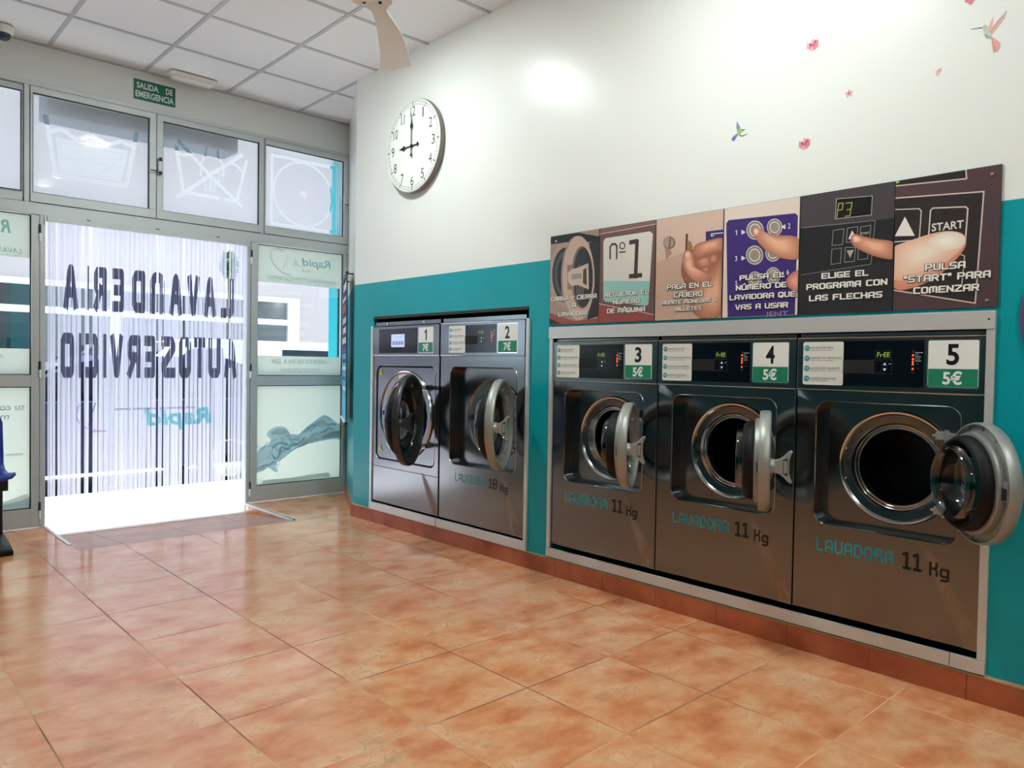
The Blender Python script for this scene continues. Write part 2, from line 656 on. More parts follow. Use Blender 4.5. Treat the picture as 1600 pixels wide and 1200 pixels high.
# a techno / rounded-square stroke alphabet on a 4 x 6 grid
G = {
 'A': [[(0, 0), (0, 5), (1, 6), (4, 6), (4, 0)], [(0, 2.4), (4, 2.4)]],
 'B': [[(0, 0), (0, 6), (3.4, 6), (4, 5.4), (4, 3.7), (3.4, 3.1), (4, 2.5), (4, .6), (3.4, 0), (0, 0)], [(0, 3.1), (3.4, 3.1)]],
 'C': [[(4, 6), (.6, 6), (0, 5.4), (0, .6), (.6, 0), (4, 0)]],
 'D': [[(0, 0), (0, 6), (3.2, 6), (4, 5.2), (4, .8), (3.2, 0), (0, 0)]],
 'E': [[(4, 6), (0, 6), (0, 0), (4, 0)], [(0, 3), (3.4, 3)]],
 'F': [[(4, 6), (0, 6), (0, 0)], [(0, 3), (3.2, 3)]],
 'G': [[(4, 6), (.6, 6), (0, 5.4), (0, .6), (.6, 0), (4, 0), (4, 2.8), (2.2, 2.8)]],
 'H': [[(0, 0), (0, 6)], [(4, 0), (4, 6)], [(0, 3), (4, 3)]],
 'I': [[(0, 0), (0, 6)]],
 'J': [[(3, 6), (3, .8), (2.2, 0), (0, 0)]],
 'L': [[(0, 6), (0, 0), (3.6, 0)]],
 'M': [[(0, 0), (0, 5.4), (.6, 6), (4.4, 6), (5, 5.4), (5, 0)], [(2.5, 6), (2.5, 1)]],
 'N': [[(0, 0), (0, 6), (4, 0), (4, 6)]],
 'O': [[(.6, 0), (0, .6), (0, 5.4), (.6, 6), (3.4, 6), (4, 5.4), (4, .6), (3.4, 0), (.6, 0)]],
 'P': [[(0, 0), (0, 6), (3.4, 6), (4, 5.4), (4, 3.2), (3.4, 2.6), (0, 2.6)]],
 'Q': [[(.6, 0), (0, .6), (0, 5.4), (.6, 6), (3.4, 6), (4, 5.4), (4, .6), (3.4, 0), (.6, 0)], [(2.2, 1.6), (3, -.8)]],
 'R': [[(0, 0), (0, 6), (3.4, 6), (4, 5.4), (4, 3.4), (3.4, 2.8), (0, 2.8)], [(2.2, 2.8), (4, 0)]],
 'S': [[(4, 6), (.6, 6), (0, 5.4), (0, 3.6), (.6, 3), (3.4, 3), (4, 2.4), (4, .6), (3.4, 0), (0, 0)]],
 'T': [[(0, 6), (4, 6)], [(2, 6), (2, 0)]],
 'U': [[(0, 6), (0, .6), (.6, 0), (3.4, 0), (4, .6), (4, 6)]],
 'V': [[(0, 6), (1.7, 0), (2.3, 0), (4, 6)]],
 'Y': [[(0, 6), (0, 4), (2, 2.6), (4, 4), (4, 6)], [(2, 2.6), (2, 0)]],
 'Z': [[(0, 6), (4, 6), (4, 5.2), (0, .8), (0, 0), (4, 0)]],
 '"': [[(0, 6.2), (0, 4.6)], [(1.3, 6.2), (1.3, 4.6)]],
 'K': [[(0, 0), (0, 6)], [(3, 6), (3, 4.2), (2, 3.2), (3.2, 2.2), (3.2, 0)], [(0, 3.2), (2, 3.2)]],
 'g': [[(3.4, 0), (.6, 0), (0, .6), (0, 3), (.6, 3.6), (3.4, 3.6), (3.4, -1.4), (2.8, -2), (.3, -2)]],
 '1': [[(0, 5.4), (1.3, 6), (1.3, 0)], [(.2, 0), (2.4, 0)]],
 '8': [[(.6, 0), (0, .6), (0, 2.4), (.6, 3), (3, 3), (3.6, 3.6), (3.6, 5.4), (3, 6), (.6, 6), (0, 5.4), (0, 3.6), (.6, 3), (3, 3), (3.6, 2.4), (3.6, .6), (3, 0), (.6, 0)]],
 ' ': [],
}
G['Ú'] = G['U'] + [[(1.8, 7.4), (2.8, 8.2)]]
G['Á'] = G['A'] + [[(1.8, 7.4), (2.8, 8.2)]]
GW = {'I': 0, 'M': 5, '1': 2.4, '"': 1.3, ' ': 1.6, 'L': 3.6, 'K': 3.2, 'g': 3.4, 'J': 3, '8': 3.6}
def stroke_polys(line, t, disc=8):
    """convex polygons covering a polyline drawn with a pen of width t"""
    out = []
    h = t / 2
    n = len(line)
    for i in range(n - 1):
        a, b = Vector(line[i]), Vector(line[i + 1])
        d = (b - a)
        if d.length < 1e-9:
            continue
        d.normalize()
        s = Vector((-d.y, d.x)) * h
        closed = line[0] == line[-1]
        a2 = a - d * h if i == 0 and not closed else a
        b2 = b + d * h if i == n - 2 and not closed else b
        out.append([tuple(a2 - s), tuple(b2 - s), tuple(b2 + s), tuple(a2 + s)])
    inner = range(1, n - 1) if line[0] != line[-1] else range(0, n - 1)
    for i in inner:
        out.append([(line[i][0] + h * 1.04 * math.cos(2 * PI * (k + .5) / disc), line[i][1] + h * 1.04 * math.sin(2 * PI * (k + .5) / disc)) for k in range(disc)])
    return out
def union(polys, eps=1e-5):
    """triangles covering the union of overlapping polygons, none of them overlapping"""
    vs, fs = [], []
    for P in polys:
        a = sum(P[i][0] * P[(i + 1) % len(P)][1] - P[(i + 1) % len(P)][0] * P[i][1] for i in range(len(P)))
        if abs(a) < 1e-12:
            continue
        if a < 0:
            P = P[::-1]
        fs.append(list(range(len(vs), len(vs) + len(P))))
        vs += [Vector(p) for p in P]
    vo, _, fo, _, _, orig = delaunay_2d_cdt(vs, [], fs, 0, eps)
    return [[(vo[i][0], vo[i][1]) for i in t] for t, o in zip(fo, orig) if o]
_ucache = {}
def strokes(line, t):
    """one pen line as non-overlapping triangles"""
    return union(stroke_polys(line, t), 1e-7)
def put_digit_one(mb, cx, cy, wd, hg, w):
    x0, y0 = cx - wd / 2, cy - hg / 2
    for P in ([(.50, 0), (1, 0), (1, 1), (.62, 1), (.50, .84)], [(.50, .84), (.62, 1), (.0, .78), (.0, .62), (.50, .74)]):
        mb.flat([(x0 + a * wd, y0 + b * hg) for a, b in P], w)
def chaikin(P, n=2):
    for _ in range(n):
        Q = []
        for i in range(len(P)):
            a, b = P[i], P[(i + 1) % len(P)]
            Q += [(a[0] * .75 + b[0] * .25, a[1] * .75 + b[1] * .25), (a[0] * .25 + b[0] * .75, a[1] * .25 + b[1] * .75)]
        P = Q
    return P
def stroke_text(s, t=1.1, gap=1.5, glyphs=G):
    """polygons of a whole string, total advance width and cap height (pen included)"""
    x = t / 2
    out = []
    for ch in s:
        for ln in glyphs[ch]:
            out += [[(px + x, py + t / 2) for px, py in P] for P in stroke_polys(ln, t)]
        x += GW.get(ch, 4) + t + gap - 1.0
    return out, x - t / 2 - gap + 1.0, 6 + t
def put_stroke(mb, s, cx, cy, width, height, w, t=1.1, gap=1.5, grow=0.0, glyphs=G):
    _, wd, hg = stroke_text(s, t, gap, glyphs)
    key = (s, t, gap, grow, id(glyphs))
    if key not in _ucache:
        P = []
        x = t / 2
        for ch in s:
            for ln in glyphs[ch]:
                P += [[(px + x, py + t / 2) for px, py in Q] for Q in stroke_polys(ln, t + grow)]
            x += GW.get(ch, 4) + t + gap - 1.0
        _ucache[key] = union(P)
    P = _ucache[key]
    sx, sy = width / wd, height / hg
    mb.polys(P, w, lambda x, y: (cx + (x - wd / 2) * sx, cy + (y - hg / 2) * sy))
# a rounder alphabet for the washers' lettering
GR = dict(G)
def _arc(cx, cy, rx, ry, a0, a1, n=6):
    return [(cx + rx * math.cos(R(a0 + (a1 - a0) * k / n)), cy + ry * math.sin(R(a0 + (a1 - a0) * k / n))) for k in range(n + 1)]
GR['L'] = [[(0, 6), (0, 1.6)] + _arc(1.6, 1.6, 1.6, 1.6, 180, 270, 4) + [(3, 0)]]
GR['A'] = [[(0, 0), (0, 4)] + _arc(2, 4, 2, 2, 180, 0, 8) + [(4, 0)], [(0, 2.2), (4, 2.2)]]
GR['V'] = [[(0, 6), (0, 2)] + _arc(2, 2, 2, 2, 180, 360, 8) + [(4, 6)]]
GR['D'] = [[(0, 0), (0, 6), (1.6, 6)] + _arc(1.6, 3, 2.4, 3, 90, -90, 10) + [(0, 0)]]
GR['O'] = [_arc(2, 3, 2.3, 3, 0, 360, 16)]
GR['R'] = [[(0, 0), (0, 6), (2.4, 6)] + _arc(2.4, 4.4, 1.6, 1.6, 90, -90, 6) + [(0, 2.8)], [(2.4, 2.8), (3.4, 2.4), (4, 1.4), (4, 0)]]
# the tall condensed letters of the door curtain
GC = dict(G)
GC['A'] = [[(0, 0), (1.35, 5.4), (1.8, 6), (2.2, 6), (2.65, 5.4), (4, 0)], [(.75, 2.1), (3.25, 2.1)]]
GC['N'] = [[(0, 0), (0, 4.9), (.5, 5.7), (1.2, 6), (2.8, 6), (3.5, 5.7), (4, 4.9), (4, 0)]]
GC['S'] = [[(4, 6), (.7, 6), (.1, 5.4), (.1, 4.6), (3.9, 1.5), (3.9, .5), (3.3, 0), (0, 0)]]
GC['L'] = [[(0, 6), (0, .7), (.5, 0), (4, 0)]]
def clip_x(P, a, b):
    """convex polygon cut to a <= x <= b"""
    for lim, sg in ((a, 1), (b, -1)):
        out = []
        for i in range(len(P)):
            p, q = P[i], P[(i + 1) % len(P)]
            ip, iq = (p[0] - lim) * sg >= 0, (q[0] - lim) * sg >= 0
            if ip:
                out.append(p)
            if ip != iq:
                k = (lim - p[0]) / (q[0] - p[0])
                out.append((lim, p[1] + (q[1] - p[1]) * k))
        P = out
        if len(P) < 3:
            return None
    return P

# ================================================================== THE SETTING
ZC = 3.216            # ceiling
XL, YB = -4.6, -8.6   # opposite wall and back wall
CH0, CH1 = (0.0, -0.97), (0.51, 0.0)   # the splayed wall beside the entrance

b = MB().use(FLOOR)
for x0, x1, y0, y1 in ((XL, 0.6, YB, -0.875), (XL, -1.80, -0.875, 0.0), (-0.41, 0.6, -0.875, 0.0)):
    b.poly([(x0, y0, 0), (x1, y0, 0), (x1, y1, 0), (x0, y1, 0)])
b.poly([(-1.80, -0.875, 0), (-1.80, 0, 0), (-1.80, 0, -0.078)])
b.poly([(-0.41, -0.875, 0), (-0.41, 0, -0.078), (-0.41, 0, 0)])
struct(b.build('floor'), 'terracotta tile floor of the shop')
b = MB().use(RAMP)
b.poly([(-1.80, -0.875, 0), (-0.41, -0.875, 0), (-0.41, 0.06, -0.080), (-1.80, 0.06, -0.080)])
struct(b.build('floor_ramp'), 'dusty sunken tile ramp at the entrance, also tinted darker for its tilt')

b = MB().use(CEIL)
b.box(XL - .1, 0.7, YB - .1, 0.0, ZC + 0.006, ZC + 0.12)
b.use(TBAR)
gx = [-1.782 + .6 * k for k in range(-4, 5)]
gy = [-0.62 - .61 * k for k in range(0, 14)]
for x in gx:
    b.box(x - .012, x + .012, YB, 0.0, ZC, ZC + .008)
for y in gy:
    b.box(XL, 0.6, y - .012, y + .012, ZC + .0005, ZC + .008)
b.box(XL, .6, -.022, 0, ZC - .001, ZC + .008)
struct(b.build('ceiling'), 'white suspended tile ceiling')

# machine wall with its two niches
b = MB().use(WALL)
T = 0.13
NA, NB = (-2.826, -1.234, 0.10, 1.466), (-5.090, -3.010, 0.104, 1.344)
for y0, y1 in ((YB, NB[0]), (NB[1], NA[0]), (NA[1], CH0[1])):
    b.box(0, T, y0, y1, 0, ZC + .05)
for y0, y1, z0, z1 in (NA, NB):
    b.box(0, T, y0, y1, 0, z0)
    b.box(0, T, y0, y1, z1, ZC + .05)
b.use(BLACK)
for y0, y1, z0, z1 in (NA, NB):
    b.box(.78, .80, y0 - .05, y1 + .05, 0, z1 + .05)
    b.box(T, .78, y0 - .05, y1 + .05, z1 + .0, z1 + .05)
    b.box(T, .78, y0 - .05, y1 + .05, 0, .06)
    b.box(T, .78, y0 - .05, y0 - .03, 0, z1)
    b.box(T, .78, y1 + .03, y1 + .05, 0, z1)
struct(b.build('wall_right'), 'white and teal wall the washers are built into')
b = MB().use(WALL)
dx, dy = CH1[0] - CH0[0], CH1[1] - CH0[1]
L = math.hypot(dx, dy)
nx, ny = dy / L, -dx / L
b.bridge([[(CH0[0], CH0[1], z), (CH0[0] + nx * .1, CH0[1] + ny * .1, z), (CH1[0] + nx * .1, CH1[1] + ny * .1, z), (CH1[0], CH1[1], z)] for z in (0, ZC + .05)], True, True)
struct(b.build('wall_splay'), 'splayed white and teal wall beside the entrance')
b = MB().use(WALL2)
b.box(XL - .1, XL, YB, 0.3, 0, ZC + .05)
struct(b.build('wall_left'))
b = MB().use(WALL2)
b.box(XL - .1, .3, YB - .1, YB, 0, ZC + .05)
struct(b.build('wall_back'))

# front wall above the glazing, and the thick pier outside on the right
b = MB().use(FRONTWALL)
b.box(XL, .60, 0, .36, 2.96, ZC + .30)
b.use(TURQ)
b.box(.525, .95, .045, .36, -.08, ZC + .30)
b.box(XL - .5, -4.45, .045, .36, -.08, ZC + .30)
b.use(BLACK)
b.box(.519, .5255, .17, .19, -.08, 2.6)
struct(b.build('wall_front'), 'front wall above the glazed entrance')

# skirting of single tiles
b = MB()
b.use(SKIRT)
y = -1.10
k = 0
b.box(-.011, 0, -1.098, CH0[1] - .002, 0, .088)
while y > YB:
    b.box(-.011, 0, max(YB, y - .327), y, 0, .090 + .0)
    y -= .3292
b.use(MORTAR)
b.box(-.009, .0, YB, CH0[1], .088, .0945)
b.use(SKIRT)
nx2, ny2 = -nx * .011, -ny * .011
b.bridge([[(CH0[0], CH0[1], z), (CH0[0] + nx2, CH0[1] + ny2, z), (CH1[0] + nx2, CH1[1] + ny2, z), (CH1[0], CH1[1], z)] for z in (0, .088)], True, True)
struct(b.build('baseboard_right'), 'terracotta tile skirting under the washers')
# bare plaster where the paint has flaked under the third washer group
random.seed(5)
b = MB().use(MORTAR)
top = []
n = 46
for k in range(n + 1):
    y = -4.36 - k * (5.22 - 4.36) / n
    hgt = .100 + .018 * math.sin(PI * min(1, k / n * 1.1)) * (0.45 + random.random() * .75)
    top.append((y, min(hgt, .118 if y < -5.1 else .1035 if y > -4.62 else .109)))
for (ya, ha), (yb, hb) in zip(top, top[1:]):
    b.poly([(-.0014, ya, .0935), (-.0014, yb, .0935), (-.0014, yb, hb), (-.0014, ya, ha)])
struct(b.build('trim_plaster_patch'), 'strip of bare plaster where teal paint has flaked')

# aluminium shopfront: fixed posts and rails
def frame_box(b, x0, x1, z0, z1, y0=-.022, y1=.042):
    b.box(x0, x1, y0, y1, z0, z1)
b = MB().use(ALU)
frame_box(b, -1.832, -1.800, -.075, 2.092)
frame_box(b, -.412, -.382, -.075, 2.092)
frame_box(b, -4.45, .522, 2.092, 2.168)
frame_box(b, -4.45, .522, 2.935, 2.962)
frame_box(b, .492, .522, 0, 2.091)
frame_box(b, .492, .522, 2.169, 2.934)
frame_box(b, -4.45, -4.40, 0, 2.091)
frame_box(b, -1.922, -1.892, 2.168, 2.935)
frame_box(b, -.304, -.276, 2.168, 2.935)
b.use(ALU_DARK)
b.box(-4.45, .51, .0, .02, 2.168, 2.2)
struct(b.build('trim_1', bevel=.002), 'grey aluminium posts and rails of the shopfront')

def sash(mb, x0, x1, z0, z1, gx0, gx1, gz0, gz1, y0=-.030, y1=.03):
    """a rectangular frame around one glass opening"""
    mb.box(x0, x1, y0, y1, z0, gz0)
    mb.box(x0, x1, y0, y1, gz1, z1)
    mb.box(x0, gx0, y0, y1, gz0, gz1)
    mb.box(gx1, x1, y0, y1, gz0, gz1)
def bead(mb, x0, x1, z0, z1, t=.006, y=-.016):
    """dark glazing gasket just inside the frame"""
    mb.box(x0, x0 + t, y, y + .012, z0, z1)
    mb.box(x1 - t, x1, y, y + .012, z0, z1)
    mb.box(x0, x1, y, y + .012, z0, z0 + t)
    mb.box(x0, x1, y, y + .012, z1 - t, z1)

# --- transoms
TR = [('window_1', -3.10, -1.926, -3.05, -1.935, False), ('window_2', -1.888, -1.102, -1.875, -1.147, True),
      ('window_3', -1.098, -.308, -1.054, -.317, True), ('window_4', -.272, .488, -.263, .447, True)]
def film_with_lines(name, parent, x0, x1, z0, z1, lines, y):
    """frosted film with the drawn lines cut out of it, so that the street shows through clear"""
    vs = [(x0, z0), (x1, z0), (x1, z1), (x0, z1)]
    faces = [[0, 1, 2, 3]]
    for P in lines:
        P = [(min(max(px, x0 + .002), x1 - .002), min(max(pz, z0 + .002), z1 - .002)) for px, pz in P]
        a = sum(P[i][0] * P[(i + 1) % len(P)][1] - P[(i + 1) % len(P)][0] * P[i][1] for i in range(len(P)))
        if a < 0:
            P = P[::-1]
        i0 = len(vs)
        vs += P
        faces.append(list(range(i0, i0 + len(P))))
    vo, eo, fo, _, _, orig = delaunay_2d_cdt([Vector(v) for v in vs], [], faces, 0, 1e-6)
    mb = MB().use(FROST)
    mb.v = [Vector((v[0], y, v[1])) for v in vo]
    for tri, src in zip(fo, orig):
        if not src:
            continue
        mb.use(GLASS if any(k > 0 for k in src) else FROST)
        mb.F(tri)
    return mb.build(name, parent)
def lines_of(*strokes):
    out = []
    for ln, t in strokes:
        out += stroke_polys(ln, t)
    return out
def ring_line(cx, cz, rx, rz, n=36):
    p = [(cx + rx * math.cos(2 * PI * k / n), cz + rz * math.sin(2 * PI * k / n)) for k in range(n)]
    return p + [p[0]]
ICONS = {
 'window_2': lines_of(([(-1.795, 2.75), (-1.736, 2.375), (-1.297, 2.375), (-1.23, 2.76)], .030), ([(-1.77, 2.66), (-1.70, 2.69), (-1.62, 2.64), (-1.52, 2.69), (-1.42, 2.64), (-1.33, 2.69), (-1.25, 2.66)], .028)) + [[(-1.74, 2.63), (-1.71, 2.40), (-1.33, 2.40), (-1.28, 2.63)], [(-1.85, 2.287), (-1.80, 2.30), (-1.76, 2.293), (-1.80, 2.28)]],
 'window_3': lines_of(([(-.951, 2.721), (-.897, 2.402), (-.49, 2.396), (-.415, 2.722)], .027), ([(-.931, 2.768), (-.702, 2.563), (-.454, 2.366)], .026), ([(-.934, 2.363), (-.702, 2.563), (-.457, 2.764)], .030),
      ([(-.945, 2.689), (-.903, 2.674), (-.856, 2.693), (-.828, 2.679)], .02), ([(-.58, 2.665), (-.553, 2.68), (-.502, 2.684), (-.461, 2.647), (-.445, 2.635)], .02),
      ([(-.732, 2.767), (-.737, 2.707), (-.77, 2.638), (-.77, 2.55)], .016), ([(-.644, 2.765), (-.639, 2.712), (-.598, 2.661), (-.598, 2.572)], .016),
      ([(-.77, 2.55), (-.74, 2.526), (-.74, 2.449), (-.705, 2.445), (-.697, 2.534), (-.691, 2.447), (-.667, 2.441), (-.664, 2.54), (-.652, 2.464), (-.632, 2.477), (-.633, 2.595), (-.598, 2.572)], .008)),
 'window_4': lines_of(([(-.203, 2.82), (.367, 2.82), (.367, 2.268), (-.203, 2.268), (-.203, 2.82)], .026), (ring_line(.08, 2.545, .265, .262), .020)) + [[(.084 + .032 * math.cos(2 * PI * k / 14), 2.548 + .032 * math.sin(2 * PI * k / 14)) for k in range(14)]],
 'window_1': lines_of(([(-2.9, 2.75), (-2.84, 2.375), (-2.3, 2.375), (-2.24, 2.76)], .03)),
}
for nm, sx0, sx1, gx0, gx1, op in TR:
    b = MB().use(ALU)
    sash(b, sx0, sx1, 2.172, 2.931, gx0, gx1, 2.233, 2.890, y0=-.030 if op else -.005)
    b.use(ALU_DARK)
    bead(b, gx0, gx1, 2.233, 2.890)
    w = struct(b.build(nm, bevel=.0015), {'window_1': 'frosted transom light left of the door', 'window_2': 'frosted transom with a cut-out wash tub symbol', 'window_3': 'frosted transom with a cut-out crossed hand-wash symbol', 'window_4': 'frosted transom with a cut-out circle in a square'}[nm])
    g = MB().use(GLASS)
    g.box(gx0, gx1, .004, .010, 2.233, 2.890)
    g.build('glass_pane', w)
    film_with_lines('frosted_film', w, gx0, gx1, 2.234, 2.889, ICONS[nm], -.002)
for nm, x in (('window_2', -1.10), ('window_4', .492)):
    l = MB().use(ALU)
    l.box(x - .050, x - .006, -.044, -.030, 2.500, 2.600)
    l.box(x + .004, x + .034, -.060, -.028, 2.495, 2.605)
    l.use(ALU_DARK)
    l.box(x + .006, x + .030, -.064, -.058, 2.585, 2.612)
    l.box(x + .006, x + .030, -.064, -.058, 2.490, 2.512)
    l.box(x - .048, x + .01, -.047, -.043, 2.510, 2.518)
    l.build('latch', bpy.data.objects[nm], bevel=.002)

# --- glazed panels left and right of the doorway
FILMC = (216, 224, 212)
def film_sheet(mb, x0, x1, z0, z1, y=-.004, col=FILMC):
    mb.use(FILM, col)
    mb.poly([(x0, y, z0), (x1, y, z0), (x1, y, z1), (x0, y, z1)])
def pale(c, k=.44):
    return tuple(255 - (255 - x) * k for x in c)
class WallDraw:
    """draws flat graphics in (x, z) just inside the glass; letters can be mirrored, as print seen from behind is"""
    def __init__(self, mb, y=-.0046):
        self.mb, self.y, self.k = mb, y, 0
        mb.M = Matrix(((1, 0, 0, 0), (0, 0, -1, y), (0, 1, 0, 0), (0, 0, 0, 1)))
    def w(self):
        self.k += 1
        return self.k * .00012
    def text(self, s, cx, cz, wd, hg, col, bold=0.0, shear=0.0):
        self.mb.use(FILM, pale(col, .60))
        put_font(self.mb, s, cx, cz, wd, hg, self.w(), bold, shear, mirror=True)
    def line(self, pts, t, col):
        self.mb.use(FILM, pale(col, .50))
        self.mb.polys(strokes(pts, t), self.w())
    def poly(self, pts, col):
        self.mb.use(FILM, pale(col))
        self.mb.flat(pts, self.w())

def side_window(nm, sx0, sx1, gx0, gx1, label, y0=-.028):
    b = MB().use(ALU)
    b.box(sx0, gx0, y0, .03, .004, 2.086)
    b.box(gx1, sx1, y0, .03, .004, 2.086)
    b.box(gx0, gx1, y0, .03, .004, .130)
    b.box(gx0, gx1, y0, .03, .945, 1.023)
    b.use(ALU_DARK)
    bead(b, gx0, gx1, .130, .945)
    bead(b, gx0, gx1, 1.023, 2.086)
    w = struct(b.build(nm, bevel=.0015), label)
    for z0, z1 in ((.13, .945), (1.023, 2.086)):
        g = MB().use(GLASS)
        g.box(gx0, gx1, .004, .010, z0, z1)
        g.build('glass_pane', w)
    return w
w6 = side_window('window_6', -.378, .488, -.322, .450, 'glazed panel right of the curtain, with printed film')
w5 = side_window('window_5', -3.10, -1.836, -3.05, -1.882, 'glazed panel left of the curtain, with printed film')
w7 = side_window('window_7', -4.39, -3.11, -4.34, -3.16, 'glazed panel at the far left of the shopfront')
g = MB()
film_sheet(g, -4.34, -3.16, .13, 2.086)
g.build('printed_film', w7)
# right panel prints
g = MB()
film_sheet(g, -.322, .450, 1.784, 2.086)
d = WallDraw(g)
d.line([(-.090, 2.052), (-.106, 2.058), (-.140, 2.066), (-.162, 2.066), (-.190, 2.052), (-.206, 2.030), (-.212, 2.005), (-.205, 1.975), (-.177, 1.930), (-.121, 1.883), (-.085, 1.868), (-.065, 1.864), (-.031, 1.869)], .006, (146, 152, 146))
d.line([(-.061, 2.021), (-.099, 1.896)], .005, (160, 166, 158))
d.text('LA', .030, 1.966, .10, .062, (206, 220, 208), 0, .18)
d.text('Rapid', .205, 1.972, .26, .088, (132, 190, 196), .02, .2)
d.text('ZONE', .108, 1.908, .085, .017, (150, 158, 150), .01)
d.text('LAVANDERIA AUTOSERVICIO RAPIDO', .075, 1.829, .62, .034, (138, 178, 172), .01, .25)
d.line([(-.20, 1.803), (.394, 1.803)], .004, (150, 190, 180))
g.M = None
g.build('printed_film', w6)
g = MB()
film_sheet(g, -.322, .450, 1.023, 1.187)
d = WallDraw(g)
d.text('ABIERTO DE 9H A 22H', .061, 1.143, .50, .036, (128, 160, 152), .004, .22)
d.text('TODOS LOS DIAS', .068, 1.070, .36, .033, (128, 160, 152), .004, .22)
g.M = None
g.build('printed_film', w6)
g = MB()
film_sheet(g, -.322, .450, .13, .945)
d = WallDraw(g)
WT = [(-.322, .396), (-.285, .435), (-.245, .455), (-.208, .462), (-.192, .503), (-.222, .525), (-.231, .547), (-.215, .570), (-.193, .587), (-.165, .600), (-.132, .606), (-.095, .604), (-.064, .592), (-.040, .562), (-.024, .537), (.015, .535), (.052, .528), (.090, .560), (.133, .595), (.204, .641), (.250, .670), (.289, .686), (.325, .675), (.363, .652), (.414, .611), (.450, .604)]
WBm = [(.450, .457), (.405, .470), (.365, .473), (.255, .462), (.135, .442), (.018, .406), (-.040, .365), (-.096, .327), (-.163, .301), (-.140, .262), (-.128, .234), (-.151, .225), (-.218, .273), (-.261, .245), (-.322, .230)]
d.poly(WT + WBm, (120, 184, 214))
random.seed(3)
def between(t, s):
    """a point inside the splash, t along, s from its lower to its upper edge"""
    def at(P, t):
        x = -.322 + .772 * t
        Q = sorted(P)
        for (xa, za), (xb, zb) in zip(Q, Q[1:]):
            if xa <= x <= xb:
                return za + (zb - za) * (x - xa) / max(1e-6, xb - xa)
        return Q[-1][1]
    lo, hi = at(WBm, t), at(WT, t)
    return (-.322 + .772 * t, lo + (hi - lo) * s)
for k in range(34):
    t0 = random.random() * .80
    s0 = .08 + random.random() * .80
    ln = [between(min(1, t0 + .03 * j), min(.95, max(.05, s0 + .10 * math.sin(j * .9 + k)))) for j in range(random.randint(4, 8))]
    d.line(ln, random.choice((.006, .009, .014, .018)), random.choice(((176, 212, 220), (96, 160, 200), (122, 172, 196), (206, 228, 226), (84, 146, 192))))
d.poly([(-.1, .40), (.02, .43), (.14, .50), (.26, .535), (.36, .55), (.45, .548), (.45, .52), (.36, .51), (.24, .49), (.10, .45)], (200, 222, 216))
d.poly([(.255, .50), (.35, .53), (.45, .545), (.45, .485), (.36, .486), (.28, .482)], (104, 152, 178))
d.poly([(-.20, .55), (-.15, .585), (-.10, .59), (-.06, .57), (-.09, .55), (-.14, .545)], (172, 206, 216))
d.poly([(.20, .60), (.28, .655), (.33, .60), (.30, .585), (.24, .585)], (206, 228, 224))
for k in range(22):
    x, z, r = -.30 + random.random() * .72, .20 + random.random() * .26, .003 + random.random() * .005
    if z < .24 + .22 * (x + .3):
        d.line([(x + r * math.cos(2 * PI * j / 8), z + r * math.sin(2 * PI * j / 8)) for j in range(9)], .002, (168, 198, 200))
d.line([(-.300 + .014 * math.cos(2 * PI * j / 12), .452 + .014 * math.sin(2 * PI * j / 12)) for j in range(13)], .004, (140, 184, 200))
d.poly([(-.266, .170), (.02, .172), (.10, .178), (.338, .186), (.35, .149), (-.094, .138), (-.262, .140)], (150, 172, 160))
g.M = None
g.build('printed_film', w6)
# left panel prints
g = MB()
film_sheet(g, -3.05, -1.882, 1.797, 2.086)
d = WallDraw(g)
d.text('R', -2.030, 1.992, .06, .085, (120, 190, 184), .03, .2)
d.text('LAVAND', -2.02, 1.838, .17, .036, (138, 188, 172), .01, .25)
d.line([(-2.30, 1.808), (-1.93, 1.808)], .004, (150, 200, 180))
g.M = None
g.build('printed_film', w5)
g = MB()
film_sheet(g, -3.05, -1.882, 1.023, 1.197)
d = WallDraw(g)
d.text('A', -2.045, 1.143, .034, .036, (150, 190, 176), .004, .22)
g.M = None
g.build('printed_film', w5)
g = MB()
film_sheet(g, -3.05, -1.882, .13, .945)
d = WallDraw(g)
d.text('tu co', -1.985, .808, .14, .036, (150, 160, 148), .012)
d.text('m', -2.026, .746, .05, .026, (150, 160, 148), .012)
d.text('www.l', -1.978, .500, .115, .026, (150, 158, 150), .008)
d.poly([(-3.05, .26), (-2.4, .17), (-2.2, .20), (-2.05, .183), (-1.97, .21), (-1.894, .232), (-1.884, .135), (-3.05, .135)], (186, 212, 206))
d.poly([(-2.5, .15), (-2.1, .155), (-1.95, .185), (-1.888, .205), (-1.888, .15), (-2.05, .141)], (152, 190, 200))
g.M = None
g.build('printed_film', w5)
# hinges on both jambs
for w, x in ((w5, -1.834), (w6, -.380)):
    for z in (1.97, 1.06, .115):
        h = MB().use(ALU_DARK)
        h.tube([(x, -.034, z), (x, -.034, z + .055)], .0075)
        h.use(WHITEP)
        h.tube([(x, -.034, z - .055), (x, -.034, z - .002)], .0075)
        h.build('hinge', w, smooth=40)

# metal edging of the sunken ramp
b = MB().use(WHITEP)  # plain white stands in for the strong light on the metal
b.box(-.420, -.398, -.86, -.03, .0005, .010)
b.box(-.424, -.410, -.86, -.03, -.010, .010)
struct(b.build('trim_2'), 'metal edging along the right of the ramp, painted white as if brightly lit')
b = MB().use(WHITEP)
b.box(-1.812, -1.794, -.70, -.02, .0005, .005)
struct(b.build('trim_3'), 'thin metal edging along the left of the ramp')
b = MB().use(CONC)
b.box(-1.80, -.41, -.015, .05, -.12, -.074)
struct(b.build('trim_4'), 'pale door sill at the foot of the ramp')

